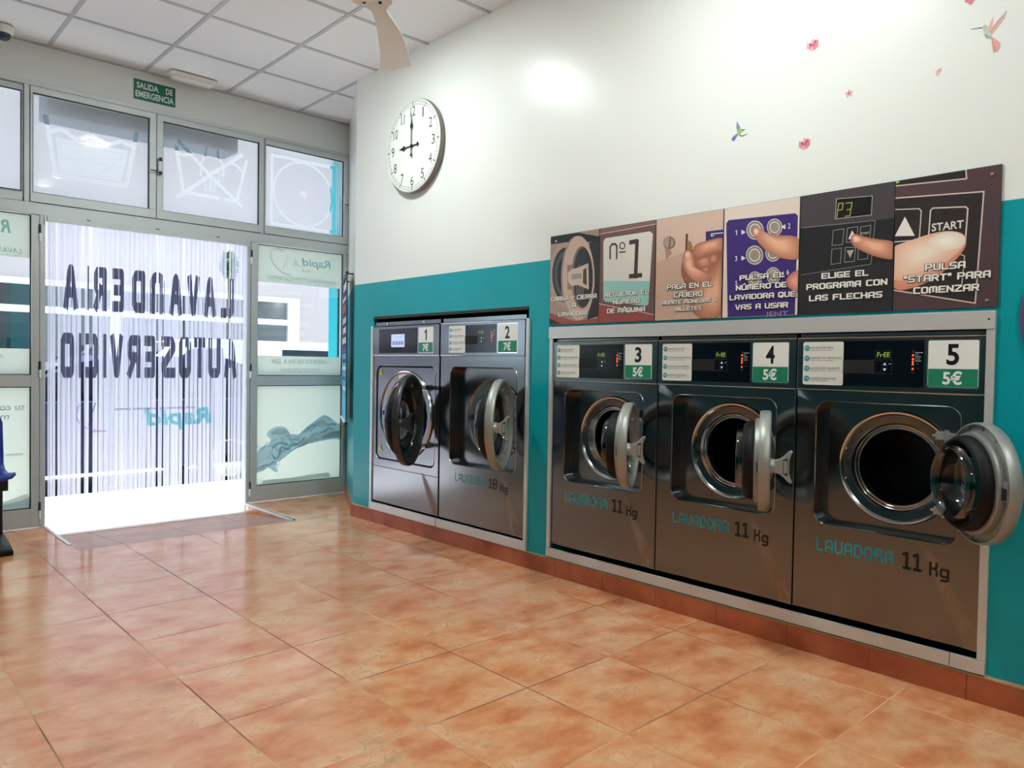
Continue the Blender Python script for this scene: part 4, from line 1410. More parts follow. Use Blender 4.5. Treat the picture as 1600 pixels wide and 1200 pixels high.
ART=[
 [
  ('p',(25,22,22),[(20,4770),(1985,4764),(3470,4401),(3470,4131),(1673,4339),(20,4371)]),
  ('p',(178,152,136),[(2378,2528),(2358,2152),(2279,1798),(2145,1483),(1961,1223),(1737,1030),(1483,915),(1210,884),(932,941),(664,1083),(419,1305),(210,1596),(48,1941),(20,2323),(20,2720),(20,3113),(20,3480),(157,3801),(353,4060),(588,4244),(850,4345),(1126,4358),(1402,4285),(1662,4130),(1897,3902),(2093,3612),(2243,3275),(2340,2908)]),
  ('p',(42,39,39),[(2166,2544),(2150,2225),(2086,1924),(1978,1657),(1830,1436),(1650,1273),(1445,1175),(1226,1150),(1003,1198),(788,1319),(591,1506),(424,1752),(296,2043),(212,2364),(178,2699),(196,3030),(265,3339),(380,3611),(536,3831),(724,3988),(934,4076),(1155,4090),(1376,4030),(1586,3901),(1775,3709),(1934,3464),(2056,3179),(2134,2867)]),
  ('p',(85,82,80),[(2059,2552),(2045,2275),(1990,2013),(1896,1781),(1767,1589),(1611,1448),(1433,1364),(1243,1343),(1050,1385),(864,1490),(695,1653),(550,1866),(439,2118),(367,2396),(338,2686),(353,2973),(412,3241),(512,3476),(646,3668),(809,3805),(990,3881),(1182,3894),(1373,3843),(1556,3731),(1720,3564),(1858,3352),(1964,3105),(2032,2834)]),
  ('p',(28,28,30),[(1909,2564),(1898,2338),(1854,2126),(1779,1938),(1677,1782),(1552,1668),(1410,1600),(1259,1584),(1106,1619),(959,1704),(824,1836),(710,2008),(622,2212),(565,2436),(542,2671),(554,2902),(601,3118),(679,3309),(785,3464),(914,3575),(1058,3638),(1210,3649),(1362,3609),(1507,3519),(1638,3385),(1748,3213),(1833,3012),(1887,2793)]),
  ('p',(46,38,36),[(2788,4177),(3470,4198),(3470,353),(2729,186),(3158,1690)]),
  ('p',(152,70,60),[(20,652),(1773,179),(3470,235),(3470,20),(20,20)]),
  ('p',(30,25,25),[(20,363),(897,46),(20,20)]),
  ('p',(172,144,128),[(3112,2299),(3097,1816),(3027,1359),(2907,950),(2740,610),(2536,356),(2304,201),(2053,153),(1798,218),(1551,393),(1324,670),(1130,1037),(980,1475),(881,1960),(839,2469),(856,2973),(932,3446),(1062,3862),(1239,4201),(1453,4445),(1693,4583),(1946,4610),(2199,4525),(2440,4335),(2657,4049),(2840,3684),(2981,3256),(3073,2787)]),
  ('p',(206,178,160),[(3194,2309),(3179,1829),(3111,1376),(2993,971),(2831,634),(2631,382),(2404,229),(2160,182),(1910,246),(1668,419),(1447,694),(1258,1057),(1110,1490),(1014,1972),(972,2475),(989,2974),(1063,3443),(1190,3855),(1363,4191),(1572,4433),(1806,4571),(2053,4597),(2300,4514),(2536,4326),(2748,4043),(2927,3681),(3065,3257),(3155,2792)]),
  ('p',(120,100,90),[(3070,2349),(3060,1993),(3015,1657),(2937,1356),(2828,1107),(2694,921),(2542,808),(2379,775),(2212,824),(2052,952),(1904,1155),(1778,1422),(1681,1740),(1616,2092),(1588,2461),(1598,2827),(1646,3171),(1729,3475),(1842,3724),(1980,3905),(2135,4010),(2300,4033),(2465,3975),(2623,3839),(2766,3632),(2888,3366),(2981,3053),(3043,2708)]),
  ('p',(52,44,42),[(3090,2348),(3082,2009),(3041,1689),(2970,1403),(2871,1166),(2749,989),(2610,882),(2461,850),(2310,896),(2163,1018),(2029,1210),(1914,1464),(1825,1765),(1766,2100),(1740,2450),(1749,2797),(1792,3124),(1867,3413),(1970,3649),(2095,3822),(2236,3922),(2386,3945),(2537,3891),(2681,3762),(2812,3567),(2923,3314),(3009,3016),(3066,2689)]),
  ('p',(90,84,80),[(2525,2123),(2522,1913),(2504,1715),(2470,1537),(2424,1390),(2367,1280),(2301,1214),(2231,1194),(2159,1221),(2090,1296),(2026,1413),(1972,1567),(1929,1751),(1900,1954),(1887,2168),(1890,2380),(1909,2581),(1943,2759),(1990,2906),(2048,3014),(2114,3079),(2185,3097),(2256,3066),(2325,2990),(2388,2872),(2442,2718),(2484,2536),(2512,2334)]),
  ('p',(150,126,112),[(1266,3137),(1680,3141),(1789,1776),(1319,1846)]),
  ('p',(214,190,172),[(1330,2730),(1599,2892),(2029,2936),(2762,3108),(2826,1750),(2051,2037),(1621,2011),(1342,2271)]),
  ('p',(80,60,55),[(2414,2801),(2643,2884),(2676,1955),(2409,2115)]),
  ('p',(150,160,150),[(1606,2628),(2302,2636),(2309,2359),(1612,2347)]),
  ('t','CARGA Y CIERRA',(1744,1395),0.325,0.0235),
  ('t','LA',(1700,982),0.054,0.0235),
  ('t','LAVADORA',(1710,549),0.206,0.0235),
 ],
 [
  ('p',(135,100,92),[(20,4526),(3470,4611),(3470,4770),(20,4770)]),
  ('l',(220,210,200),[(20,4511),(3470,4582)],0.0031),
  ('p',(226,223,212),[(246,4111),(382,4264),(3141,4277),(3313,4134),(3129,817),(3005,728),(461,1065),(318,1187)]),
  ('p',(150,206,197),[(295,2126),(3173,1904),(3129,817),(3005,728),(461,1065),(318,1187)]),
  ('p',(152,72,64),[(20,973),(3470,275),(3470,20),(20,20)]),
  ('l',(225,205,195),[(20,989),(3470,289)],0.0031),
  ('l',(70,50,48),[(714,3223),(700,3795),(815,3912),(1010,3906),(1129,3788),(1125,3184)],0.0100),
  ('l',(70,50,48),[(1647,3748),(1599,3638),(1480,3601),(1358,3663),(1303,3784),(1352,3895),(1471,3931),(1593,3869),(1647,3748),(1599,3638)],0.0061),
  ('l',(70,50,48),[(1320,3459),(1664,3455)],0.0069),
  ('l',(70,50,48),[(2010,3880),(2381,3898),(2331,2201)],0.0215),
  ('l',(70,50,48),[(2033,2224),(2624,2222)],0.0215),
  ('t','RECUERDA EL',(1771,1408),0.275,0.0235),
  ('t','NÚMERO',(1781,1011),0.166,0.0235),
  ('t','DE MÁQUINA',(1763,586),0.237,0.0235),
 ],
 [
  ('p',(214,184,166),[(20,4761),(3600,4770),(3600,3485),(43,2742)]),
  ('p',(176,140,122),[(501,3556),(805,3382),(940,3085),(606,2834)]),
  ('p',(128,104,92),[(1113,3575),(1107,3510),(1083,3450),(1044,3398),(992,3357),(929,3328),(857,3313),(782,3314),(705,3329),(632,3358),(566,3401),(510,3454),(468,3515),(440,3581),(430,3649),(437,3715),(461,3776),(501,3828),(554,3869),(619,3897),(691,3911),(767,3910),(843,3894),(915,3863),(980,3821),(1035,3768),(1077,3707),(1103,3642)]),
  ('p',(176,152,138),[(1020,3599),(1015,3543),(995,3492),(963,3447),(920,3411),(868,3386),(809,3374),(746,3374),(683,3387),(623,3412),(568,3448),(522,3494),(487,3546),(464,3603),(456,3661),(461,3717),(481,3769),(514,3814),(558,3850),(611,3874),(671,3886),(733,3885),(796,3872),(856,3846),(910,3810),(955,3764),(990,3712),(1012,3656)]),
  ('p',(90,70,62),[(802,3878),(862,3857),(815,3346),(755,3373)]),
  ('p',(92,62,48),[(1669,3903),(1792,3916),(1780,3107),(1665,3118)]),
  ('p',(160,118,80),[(1759,3615),(1939,3554),(2075,3284),(2015,3118),(1754,3144)]),
  ('p',(60,45,105),[(2728,3894),(3600,3886),(3600,3485),(2917,3500),(2742,3350)]),
  ('l',(215,205,215),[(3145,3676),(3014,3658),(3012,3759),(3600,3739)],0.0046),
  ('s',(150,96,76),(176,116,92),[(1425,2129),(1518,2715),(1567,3080),(1769,3212),(2056,3114),(2170,3377),(2644,3476),(3643,3539),(3735,-88),(2175,-34),(1684,1691)],(2840,1949)),
  ('s',(178,112,88),(232,172,142),[(2017,3049),(2170,3363),(2644,3462),(3642,3585),(3727,3210),(3658,2951),(2971,2919),(2266,2735)],(2961,3292)),
  ('s',(160,100,80),(216,152,122),[(2219,2685),(2818,2819),(3132,2668),(3179,2326),(2677,2166),(2276,2336)],(2666,2609)),
  ('s',(158,98,78),(208,144,116),[(2819,2765),(3355,2948),(3444,2437),(3025,2326)],(3132,2668)),
  ('s',(160,100,80),(204,140,112),[(2436,2322),(2907,2384),(3069,2100),(2682,1961)],(2755,2193)),
  ('s',(176,112,86),(232,176,146),[(2365,1986),(3144,2195),(3733,2943),(3812,-124),(2337,-74),(1821,1125)],(3250,1041)),
  ('s',(182,118,94),(240,186,158),[(1487,2648),(1576,3058),(1785,3196),(2057,3058),(2171,2689),(2238,2271),(2564,1970),(3073,1964),(3121,1589),(2376,1539),(1758,2033)],(1910,2471)),
  ('s',(224,164,140),(246,204,184),[(1594,2965),(1770,3156),(1985,3038),(2008,2759),(1765,2713)],(1791,2960)),
  ('t','PAGA EN EL',(1909,1536),0.241,0.0235),
  ('t','CAJERO',(1878,1143),0.155,0.0235),
  ('t','ADMITE MONEDAS Y',(1927,821),0.295,0.0175),
  ('t','BILLETES',(1894,496),0.143,0.0185),
 ],
 [
  ('p',(62,42,116),[(131,4130),(250,4257),(3296,4138),(3405,4023),(3379,20),(303,20)]),
  ('p',(205,196,186),[(1916,3620),(1908,3531),(1881,3450),(1836,3378),(1775,3321),(1701,3282),(1617,3261),(1528,3261),(1439,3281),(1353,3321),(1275,3378),(1208,3451),(1158,3534),(1126,3625),(1113,3717),(1121,3808),(1149,3891),(1195,3963),(1258,4019),(1334,4058),(1418,4077),(1507,4076),(1597,4054),(1682,4013),(1759,3955),(1823,3883),(1872,3800),(1903,3711)]),
  ('p',(120,108,102),[(1863,3627),(1856,3550),(1833,3480),(1794,3418),(1741,3370),(1676,3335),(1604,3318),(1527,3318),(1449,3335),(1375,3370),(1307,3419),(1250,3482),(1206,3553),(1178,3631),(1167,3711),(1174,3788),(1198,3860),(1239,3921),(1293,3970),(1358,4004),(1432,4020),(1509,4019),(1586,4000),(1660,3965),(1727,3915),(1783,3853),(1825,3782),(1852,3705)]),
  ('p',(222,212,204),[(1793,3635),(1787,3573),(1769,3515),(1738,3465),(1695,3425),(1644,3398),(1587,3383),(1525,3383),(1463,3397),(1404,3425),(1351,3465),(1305,3516),(1271,3574),(1248,3637),(1240,3702),(1245,3765),(1264,3823),(1296,3873),(1339,3913),(1391,3941),(1449,3954),(1511,3954),(1572,3939),(1631,3910),(1684,3870),(1728,3819),(1762,3761),(1784,3699)]),
  ('p',(160,142,132),[(1740,3641),(1736,3592),(1720,3546),(1695,3506),(1661,3474),(1620,3451),(1573,3440),(1524,3440),(1474,3452),(1426,3474),(1383,3506),(1347,3547),(1319,3593),(1301,3644),(1294,3696),(1298,3746),(1314,3792),(1339,3832),(1374,3864),(1416,3886),(1463,3897),(1512,3897),(1562,3885),(1609,3862),(1652,3829),(1688,3789),(1715,3743),(1733,3693)]),
  ('p',(205,196,186),[(2750,3638),(2743,3559),(2720,3487),(2681,3424),(2628,3374),(2564,3339),(2492,3321),(2415,3321),(2338,3339),(2263,3374),(2196,3425),(2139,3489),(2095,3562),(2067,3642),(2056,3723),(2063,3803),(2087,3876),(2127,3939),(2181,3989),(2247,4024),(2320,4041),(2397,4039),(2474,4020),(2547,3984),(2614,3933),(2669,3869),(2712,3796),(2739,3718)]),
  ('p',(120,108,102),[(2704,3643),(2699,3576),(2678,3514),(2644,3460),(2599,3416),(2543,3386),(2480,3371),(2414,3371),(2347,3387),(2282,3417),(2224,3461),(2175,3516),(2137,3579),(2113,3647),(2103,3718),(2109,3786),(2130,3849),(2165,3903),(2212,3946),(2268,3976),(2331,3990),(2398,3989),(2465,3973),(2529,3942),(2586,3898),(2635,3843),(2671,3780),(2695,3712)]),
  ('p',(222,212,204),[(2643,3651),(2639,3596),(2623,3545),(2596,3501),(2559,3466),(2515,3441),(2465,3429),(2412,3429),(2359,3441),(2308,3466),(2262,3501),(2222,3546),(2193,3597),(2173,3653),(2166,3710),(2170,3765),(2187,3817),(2214,3861),(2251,3896),(2296,3920),(2346,3932),(2399,3932),(2453,3918),(2503,3893),(2549,3858),(2588,3813),(2617,3762),(2636,3707)]),
  ('p',(160,142,132),[(2598,3656),(2594,3612),(2581,3572),(2559,3537),(2530,3508),(2494,3489),(2454,3479),(2411,3479),(2368,3489),(2327,3509),(2290,3537),(2258,3573),(2234,3614),(2219,3659),(2212,3704),(2216,3748),(2229,3789),(2252,3825),(2281,3853),(2318,3872),(2358,3882),(2401,3881),(2444,3871),(2485,3851),(2522,3822),(2553,3787),(2576,3746),(2592,3702)]),
  ('p',(205,196,186),[(1925,2572),(1918,2483),(1891,2400),(1845,2328),(1784,2269),(1710,2228),(1627,2205),(1538,2203),(1448,2221),(1362,2258),(1284,2314),(1218,2385),(1167,2467),(1135,2557),(1122,2650),(1130,2740),(1158,2824),(1205,2897),(1267,2955),(1343,2996),(1428,3017),(1517,3018),(1606,2998),(1691,2959),(1768,2903),(1832,2833),(1882,2751),(1913,2663)]),
  ('p',(120,108,102),[(1872,2577),(1866,2500),(1842,2429),(1803,2367),(1750,2317),(1686,2281),(1613,2262),(1536,2260),(1459,2275),(1384,2308),(1316,2356),(1259,2417),(1216,2488),(1187,2565),(1177,2644),(1183,2722),(1208,2794),(1248,2857),(1302,2907),(1368,2942),(1441,2960),(1518,2961),(1596,2944),(1670,2911),(1736,2862),(1792,2801),(1835,2731),(1862,2655)]),
  ('p',(222,212,204),[(1802,2584),(1797,2521),(1778,2463),(1747,2412),(1705,2371),(1654,2342),(1596,2326),(1535,2325),(1473,2338),(1414,2364),(1360,2403),(1315,2453),(1280,2510),(1258,2573),(1249,2637),(1254,2701),(1274,2759),(1305,2810),(1348,2851),(1400,2880),(1459,2895),(1520,2896),(1582,2882),(1640,2855),(1693,2816),(1738,2767),(1772,2709),(1794,2647)]),
  ('p',(160,142,132),[(1749,2589),(1745,2539),(1730,2492),(1705,2452),(1670,2419),(1629,2396),(1583,2383),(1533,2382),(1483,2392),(1436,2414),(1392,2445),(1356,2484),(1328,2530),(1310,2580),(1303,2632),(1307,2683),(1323,2729),(1349,2770),(1383,2803),(1425,2826),(1472,2838),(1521,2839),(1571,2828),(1619,2806),(1661,2775),(1697,2735),(1725,2690),(1742,2640)]),
  ('p',(205,196,186),[(2694,2576),(2688,2499),(2665,2428),(2626,2365),(2575,2315),(2512,2279),(2441,2260),(2366,2258),(2290,2273),(2217,2306),(2151,2354),(2095,2415),(2052,2486),(2025,2564),(2014,2644),(2021,2722),(2044,2794),(2083,2857),(2136,2907),(2200,2943),(2272,2961),(2348,2962),(2423,2945),(2495,2911),(2560,2863),(2615,2802),(2657,2731),(2684,2655)]),
  ('p',(120,108,102),[(2649,2581),(2644,2515),(2624,2453),(2591,2399),(2546,2356),(2491,2325),(2430,2308),(2364,2307),(2299,2321),(2235,2349),(2178,2390),(2130,2443),(2093,2504),(2069,2570),(2060,2639),(2066,2706),(2086,2768),(2120,2822),(2166,2866),(2221,2896),(2283,2912),(2349,2912),(2414,2898),(2477,2869),(2533,2827),(2581,2775),(2617,2714),(2640,2648)]),
  ('p',(222,212,204),[(2590,2587),(2585,2533),(2569,2483),(2543,2439),(2507,2403),(2464,2378),(2415,2365),(2363,2363),(2311,2374),(2261,2397),(2215,2431),(2177,2474),(2147,2523),(2128,2577),(2121,2633),(2126,2688),(2142,2738),(2169,2782),(2205,2818),(2249,2842),(2298,2855),(2350,2856),(2402,2845),(2452,2821),(2497,2787),(2535,2745),(2564,2695),(2582,2642)]),
  ('p',(160,142,132),[(2545,2591),(2541,2548),(2528,2508),(2507,2473),(2478,2444),(2443,2424),(2404,2414),(2362,2413),(2320,2421),(2279,2440),(2243,2467),(2212,2501),(2188,2541),(2173,2584),(2167,2628),(2171,2672),(2184,2712),(2205,2748),(2235,2776),(2270,2796),(2310,2806),(2352,2807),(2394,2798),(2434,2779),(2470,2752),(2501,2718),(2524,2678),(2539,2635)]),
  ('p',(205,196,186),[(2719,1663),(2713,1590),(2691,1521),(2655,1460),(2605,1411),(2545,1375),(2478,1355),(2406,1352),(2334,1366),(2264,1395),(2201,1440),(2148,1497),(2107,1564),(2081,1637),(2071,1713),(2077,1788),(2100,1858),(2137,1919),(2188,1968),(2249,2003),(2317,2022),(2389,2024),(2461,2010),(2530,1979),(2592,1934),(2644,1877),(2684,1810),(2709,1738)]),
  ('p',(120,108,102),[(2677,1666),(2671,1603),(2652,1544),(2621,1492),(2578,1450),(2526,1419),(2467,1402),(2405,1399),(2342,1411),(2282,1436),(2227,1475),(2181,1524),(2146,1582),(2124,1645),(2115,1710),(2120,1774),(2140,1834),(2172,1886),(2216,1929),(2269,1959),(2328,1975),(2390,1977),(2453,1965),(2512,1938),(2566,1900),(2611,1850),(2646,1793),(2668,1731)]),
  ('p',(222,212,204),[(2620,1671),(2615,1619),(2600,1571),(2575,1529),(2541,1494),(2500,1469),(2453,1455),(2404,1453),(2354,1462),(2306,1483),(2263,1514),(2226,1554),(2198,1601),(2180,1652),(2173,1705),(2177,1758),(2193,1806),(2218,1849),(2253,1883),(2295,1908),(2342,1922),(2391,1923),(2441,1913),(2489,1892),(2532,1861),(2568,1821),(2595,1774),(2613,1723)]),
  ('p',(160,142,132),[(2577,1674),(2573,1633),(2561,1594),(2541,1560),(2513,1533),(2480,1513),(2442,1502),(2402,1500),(2362,1508),(2324,1524),(2289,1549),(2259,1581),(2237,1619),(2222,1660),(2217,1702),(2220,1744),(2233,1783),(2253,1817),(2281,1844),(2315,1864),(2353,1875),(2393,1876),(2433,1868),(2471,1851),(2506,1826),(2535,1794),(2557,1757),(2571,1716)]),
  ('p',(205,196,186),[(1890,1566),(1884,1494),(1862,1428),(1826,1369),(1777,1321),(1718,1286),(1651,1267),(1580,1263),(1508,1276),(1439,1305),(1377,1348),(1324,1403),(1284,1468),(1258,1539),(1248,1613),(1254,1686),(1277,1753),(1314,1813),(1364,1860),(1424,1894),(1492,1913),(1563,1916),(1634,1902),(1703,1872),(1764,1829),(1815,1773),(1855,1709),(1880,1639)]),
  ('p',(120,108,102),[(1848,1569),(1842,1507),(1823,1450),(1792,1399),(1750,1358),(1698,1328),(1640,1312),(1579,1309),(1516,1320),(1457,1345),(1403,1382),(1357,1430),(1323,1485),(1300,1547),(1292,1610),(1297,1672),(1316,1730),(1348,1781),(1392,1822),(1444,1852),(1502,1868),(1564,1870),(1626,1858),(1685,1833),(1738,1795),(1783,1747),(1817,1692),(1839,1632)]),
  ('p',(222,212,204),[(1791,1573),(1787,1523),(1772,1476),(1747,1435),(1713,1401),(1672,1377),(1626,1363),(1577,1361),(1528,1370),(1481,1390),(1438,1420),(1402,1459),(1374,1505),(1356,1554),(1349,1606),(1354,1656),(1369,1704),(1394,1745),(1429,1779),(1470,1803),(1516,1816),(1565,1818),(1615,1808),(1662,1788),(1704,1757),(1740,1718),(1767,1673),(1784,1624)]),
  ('p',(160,142,132),[(1749,1576),(1745,1536),(1733,1499),(1713,1466),(1686,1439),(1653,1419),(1616,1408),(1576,1407),(1536,1414),(1498,1430),(1464,1454),(1434,1485),(1412,1522),(1398,1561),(1392,1603),(1396,1643),(1408,1681),(1429,1714),(1456,1741),(1490,1760),(1527,1771),(1567,1772),(1606,1764),(1644,1748),(1678,1724),(1707,1693),(1729,1657),(1743,1617)]),
  ('n','1',(638,3667),0.022),
  ('p',(235,225,225),[(883,3762),(1088,3630),(889,3547)]),
  ('n','2',(3045,3656),0.022),
  ('p',(235,225,225),[(2878,3740),(2695,3660),(2883,3534)]),
  ('n','3',(658,2545),0.022),
  ('p',(235,225,225),[(912,2645),(1116,2519),(917,2430)]),
  ('n','6',(3036,1772),0.022),
  ('p',(235,225,225),[(2849,1811),(2694,1736),(2853,1637)]),
  ('n','5',(694,1480),0.02),
  ('s',(186,122,94),(236,184,154),[(1366,3670),(1558,3826),(1863,3610),(2355,3344),(3605,3199),(3631,2189),(2720,2336),(1990,2767),(1527,3326)],(2619,2980)),
  ('s',(226,170,148),(246,212,198),[(1437,3711),(1595,3773),(1741,3601),(1622,3413),(1478,3494)],(1581,3628)),
  ('s',(196,116,102),(234,160,142),[(3639,1863),(3170,1730),(2929,1410),(3070,1093),(3666,814)],(3344,1357)),
  ('b','IENT',(2627,72),0.095,0.021,(150,130,170)),
  ('t','PULSA EL',(1878,1688),0.206,0.0225),
  ('t','NÚMERO DE',(1845,1270),0.233,0.0225),
  ('t','LAVADORA QUE',(1899,862),0.303,0.0225),
  ('t','VAS A USAR',(1884,434),0.242,0.0225),
 ],
 [
  ('p',(72,64,68),[(20,4770),(3620,4770),(3620,3434),(2942,3431),(20,3488)]),
  ('p',(34,34,36),[(20,3488),(2942,3431),(3620,3434),(3620,1840),(2831,1803),(56,1590)]),
  ('l',(150,145,142),[(103,3507),(2942,3431),(2831,1803),(95,1610)],0.0019),
  ('p',(12,12,12),[(1449,4463),(2812,4372),(2796,3652),(1424,3689)]),
  ('l',(205,198,182),[(1449,4463),(2812,4372),(2796,3652),(1424,3689),(1449,4463)],0.0019),
  ('l',(176,172,84),[(1483,3756),(1544,4270),(1724,4258),(1686,4011),(1521,4012)],0.0034),
  ('l',(176,172,84),[(1828,4243),(2063,4230),(1989,3732),(1811,3741)],0.0034),
  ('l',(176,172,84),[(1879,3984),(2011,3980)],0.0034),
  ('l',(190,185,180),[(1360,3247),(1780,3263),(1736,2659),(1322,2666),(1360,3247)],0.0015),
  ('l',(190,185,180),[(1905,3270),(2306,3279),(2284,2747),(1883,2717),(1905,3270)],0.0015),
  ('l',(190,185,180),[(2415,3258),(2792,3269),(2769,2802),(2390,2845),(2415,3258)],0.0015),
  ('l',(190,185,180),[(1326,2515),(1702,2528),(1680,1942),(1303,1930),(1326,2515)],0.0015),
  ('l',(190,185,180),[(1850,2535),(2240,2495),(2210,1968),(1828,1966),(1850,2535)],0.0015),
  ('l',(190,185,180),[(2344,2410),(2723,2408),(2698,2025),(2340,2008),(2344,2410)],0.0015),
  ('p',(230,215,205),[(2092,3159),(2290,2812),(1953,2835)]),
  ('p',(190,165,155),[(1906,2404),(2184,2412),(2046,2109)]),
  ('b','START',(2587,2997),0.033,0.0085,(200,195,190)),
  ('s',(180,112,88),(238,182,152),[(2027,2827),(2138,3050),(2475,2908),(2961,2737),(3753,2563),(3772,1854),(3119,2007),(2476,2324),(2091,2613)],(2967,2491)),
  ('s',(224,166,142),(246,208,190),[(2085,2835),(2169,2988),(2404,2872),(2480,2703),(2207,2645)],(2261,2815)),
  ('t','ELIGE EL',(1841,1496),0.182,0.0235),
  ('t','PROGRAMA CON',(1888,1099),0.312,0.0235),
  ('t','LAS FLECHAS',(1863,640),0.283,0.0235),
 ],
 [
  ('p',(40,35,35),[(20,4619),(2333,4481),(2304,4770),(20,4770)]),
  ('l',(212,192,182),[(20,4605),(2334,4475),(2309,4770)],0.0045),
  ('p',(170,210,60),[(20,4770),(140,4770),(103,4701),(20,4690)]),
  ('p',(46,38,38),[(20,4157),(2874,3945),(2715,152),(60,748)]),
  ('l',(214,196,184),[(20,4157),(2874,3945),(2715,152),(60,762)],0.0045),
  ('l',(214,200,190),[(20,3738),(828,3654),(907,3567),(869,2604),(774,2531),(20,2545)],0.0037),
  ('l',(214,200,190),[(1163,2364),(1214,3537),(1288,3609),(2330,3507),(2403,3424),(2352,2236)],0.0045),
  ('l',(200,180,170),[(2194,1885),(2346,1804),(2284,776)],0.0037),
  ('b','START',(1778,2919),0.102,0.0285,(230,220,208)),
  ('p',(236,226,216),[(357,3433),(711,2691),(20,2758)]),
  ('s',(214,138,112),(236,190,164),[(-150,2293),(480,2522),(1249,2697),(1746,2761),(2204,2652),(2394,2430),(2379,2126),(2207,1851),(1723,1301),(980,849),(-107,680)],(1081,1857)),
  ('s',(232,184,158),(248,226,204),[(-152,2350),(480,2522),(1249,2711),(1746,2747),(2204,2652),(2371,2433),(2354,2169),(2162,1962),(1624,1534),(906,1215),(-116,1008)],(1075,2064)),
  ('s',(240,220,200),(250,240,226),[(1152,2530),(1746,2734),(2211,2611),(2384,2392),(2272,2111),(1765,2042),(1161,2200)],(1786,2398)),
  ('t','PULSA',(1736,1510),0.130,0.0245),
  ('t','"START" PARA',(1771,1128),0.278,0.0245),
  ('t','COMENZAR',(1770,702),0.211,0.0245),
 ],
]

# ================================================================== INSTRUCTION POSTERS
PY = [-2.994, -3.343, -3.692, -4.054, -4.405, -4.769, -5.110]
PZ0, PZ1 = 1.359, 1.838
PBG = [(166, 142, 126), (116, 82, 76), (202, 168, 148), (226, 208, 194), (44, 41, 44), (82, 60, 64)]
PLAB = ['poster with an open washer door, reading CARGA Y CIERRA LA LAVADORA', 'poster with a white number 1 card, reading RECUERDA EL NÚMERO DE MÁQUINA',
        'poster of a hand feeding a coin slot, reading PAGA EN EL CAJERO', 'poster of a finger on a purple keypad, reading PULSA EL NÚMERO DE LAVADORA',
        'dark poster of a finger below a P3 display, reading ELIGE EL PROGRAMA', 'brown poster of a large thumb on a START key, reading PULSA START']
for i in range(6):
    w = PY[i] - PY[i + 1]
    h = PZ1 - PZ0
    b = MB().use(PRINT, (60, 62, 62))
    b.box(.002, w - .002, 0, h, .0012, .0085)
    b.use(PRINT, PBG[i])
    b.flat([(.0035, .001), (w - .0035, .001), (w - .0035, h - .001), (.0035, h - .001)], .0089)
    z = .0090
    for e in ART[i]:
        z += .00004
        if e[0] == 'p':
            b.use(PRINT, e[1])
            b.flat([(x / 1e4, y / 1e4) for x, y in e[2]], z)
        elif e[0] == 's':
            # a softly modelled printed shape: nested outlines from the edge tone to the core tone around a focus
            P = chaikin([(x / 1e4, y / 1e4) for x, y in e[3]])
            fx, fy = e[4][0] / 1e4, e[4][1] / 1e4
            n_ = 9
            for j in range(n_):
                f_ = j / (n_ - 1)
                b.use(PRINT, tuple(e[1][k_] + (e[2][k_] - e[1][k_]) * f_ for k_ in range(3)))
                sc_ = 1 - .72 * f_
                Q = clip_x([(fx + (x - fx) * sc_, fy + (y - fy) * sc_) for x, y in P], .0035, w - .0035)
                Q = Q and clip_x([(y, x) for x, y in Q], .001, h - .001)
                if Q:
                    b.flat([(p_[1], p_[0]) for p_ in Q], z)
                z += .00002
        elif e[0] == 'l':
            b.use(PRINT, e[1])
            b.polys(strokes([(x / 1e4, y / 1e4) for x, y in e[2]], e[3]), z)
        elif e[0] == 't':
            cx, cy = e[2][0] / 1e4, e[2][1] / 1e4
            acc = 8.8 / 6.9 if any(c in 'ÚÁ' for c in e[1]) else 1
            b.use(PRINT, (38, 30, 28))
            put_stroke(b, e[1], cx + .0006, cy - .0008, e[3], e[4], z, t=1.5, grow=1.2)
            b.use(PRINT, (240, 236, 224))
            z += .00006
            put_stroke(b, e[1], cx, cy, e[3], e[4], z, t=1.5)
        elif e[0] == 'b':
            b.use(PRINT, e[5])
            put_font(b, e[1], e[2][0] / 1e4, e[2][1] / 1e4, e[3], e[4], z, .02)
        elif e[0] == 'n':
            b.use(PRINT, (232, 226, 232))
            if e[1] == '1':
                put_digit_one(b, e[2][0] / 1e4, e[2][1] / 1e4, e[3] * .36, e[3], z)
            else:
                put_font(b, e[1], e[2][0] / 1e4, e[2][1] / 1e4, e[3] * .5, e[3], z, .01)
    o = b.build('instruction_poster', matrix=on_machine_wall(PY[i], PZ0))
    tag(o, PLAB[i], 'poster', 'instruction posters above the washers')
    for sx, sy in {0: [(.045, h - .03)], 5: [(w - .030, h - .03), (w - .034, .022)]}.get(i, []):
        s = MB().use(CHROME)
        s.lathe([(.0065, .0090), (.006, .0115), (.003, .0125), (0, .0118)], (sx, sy, 0), 12)
        s.build('screw', o, smooth=40)

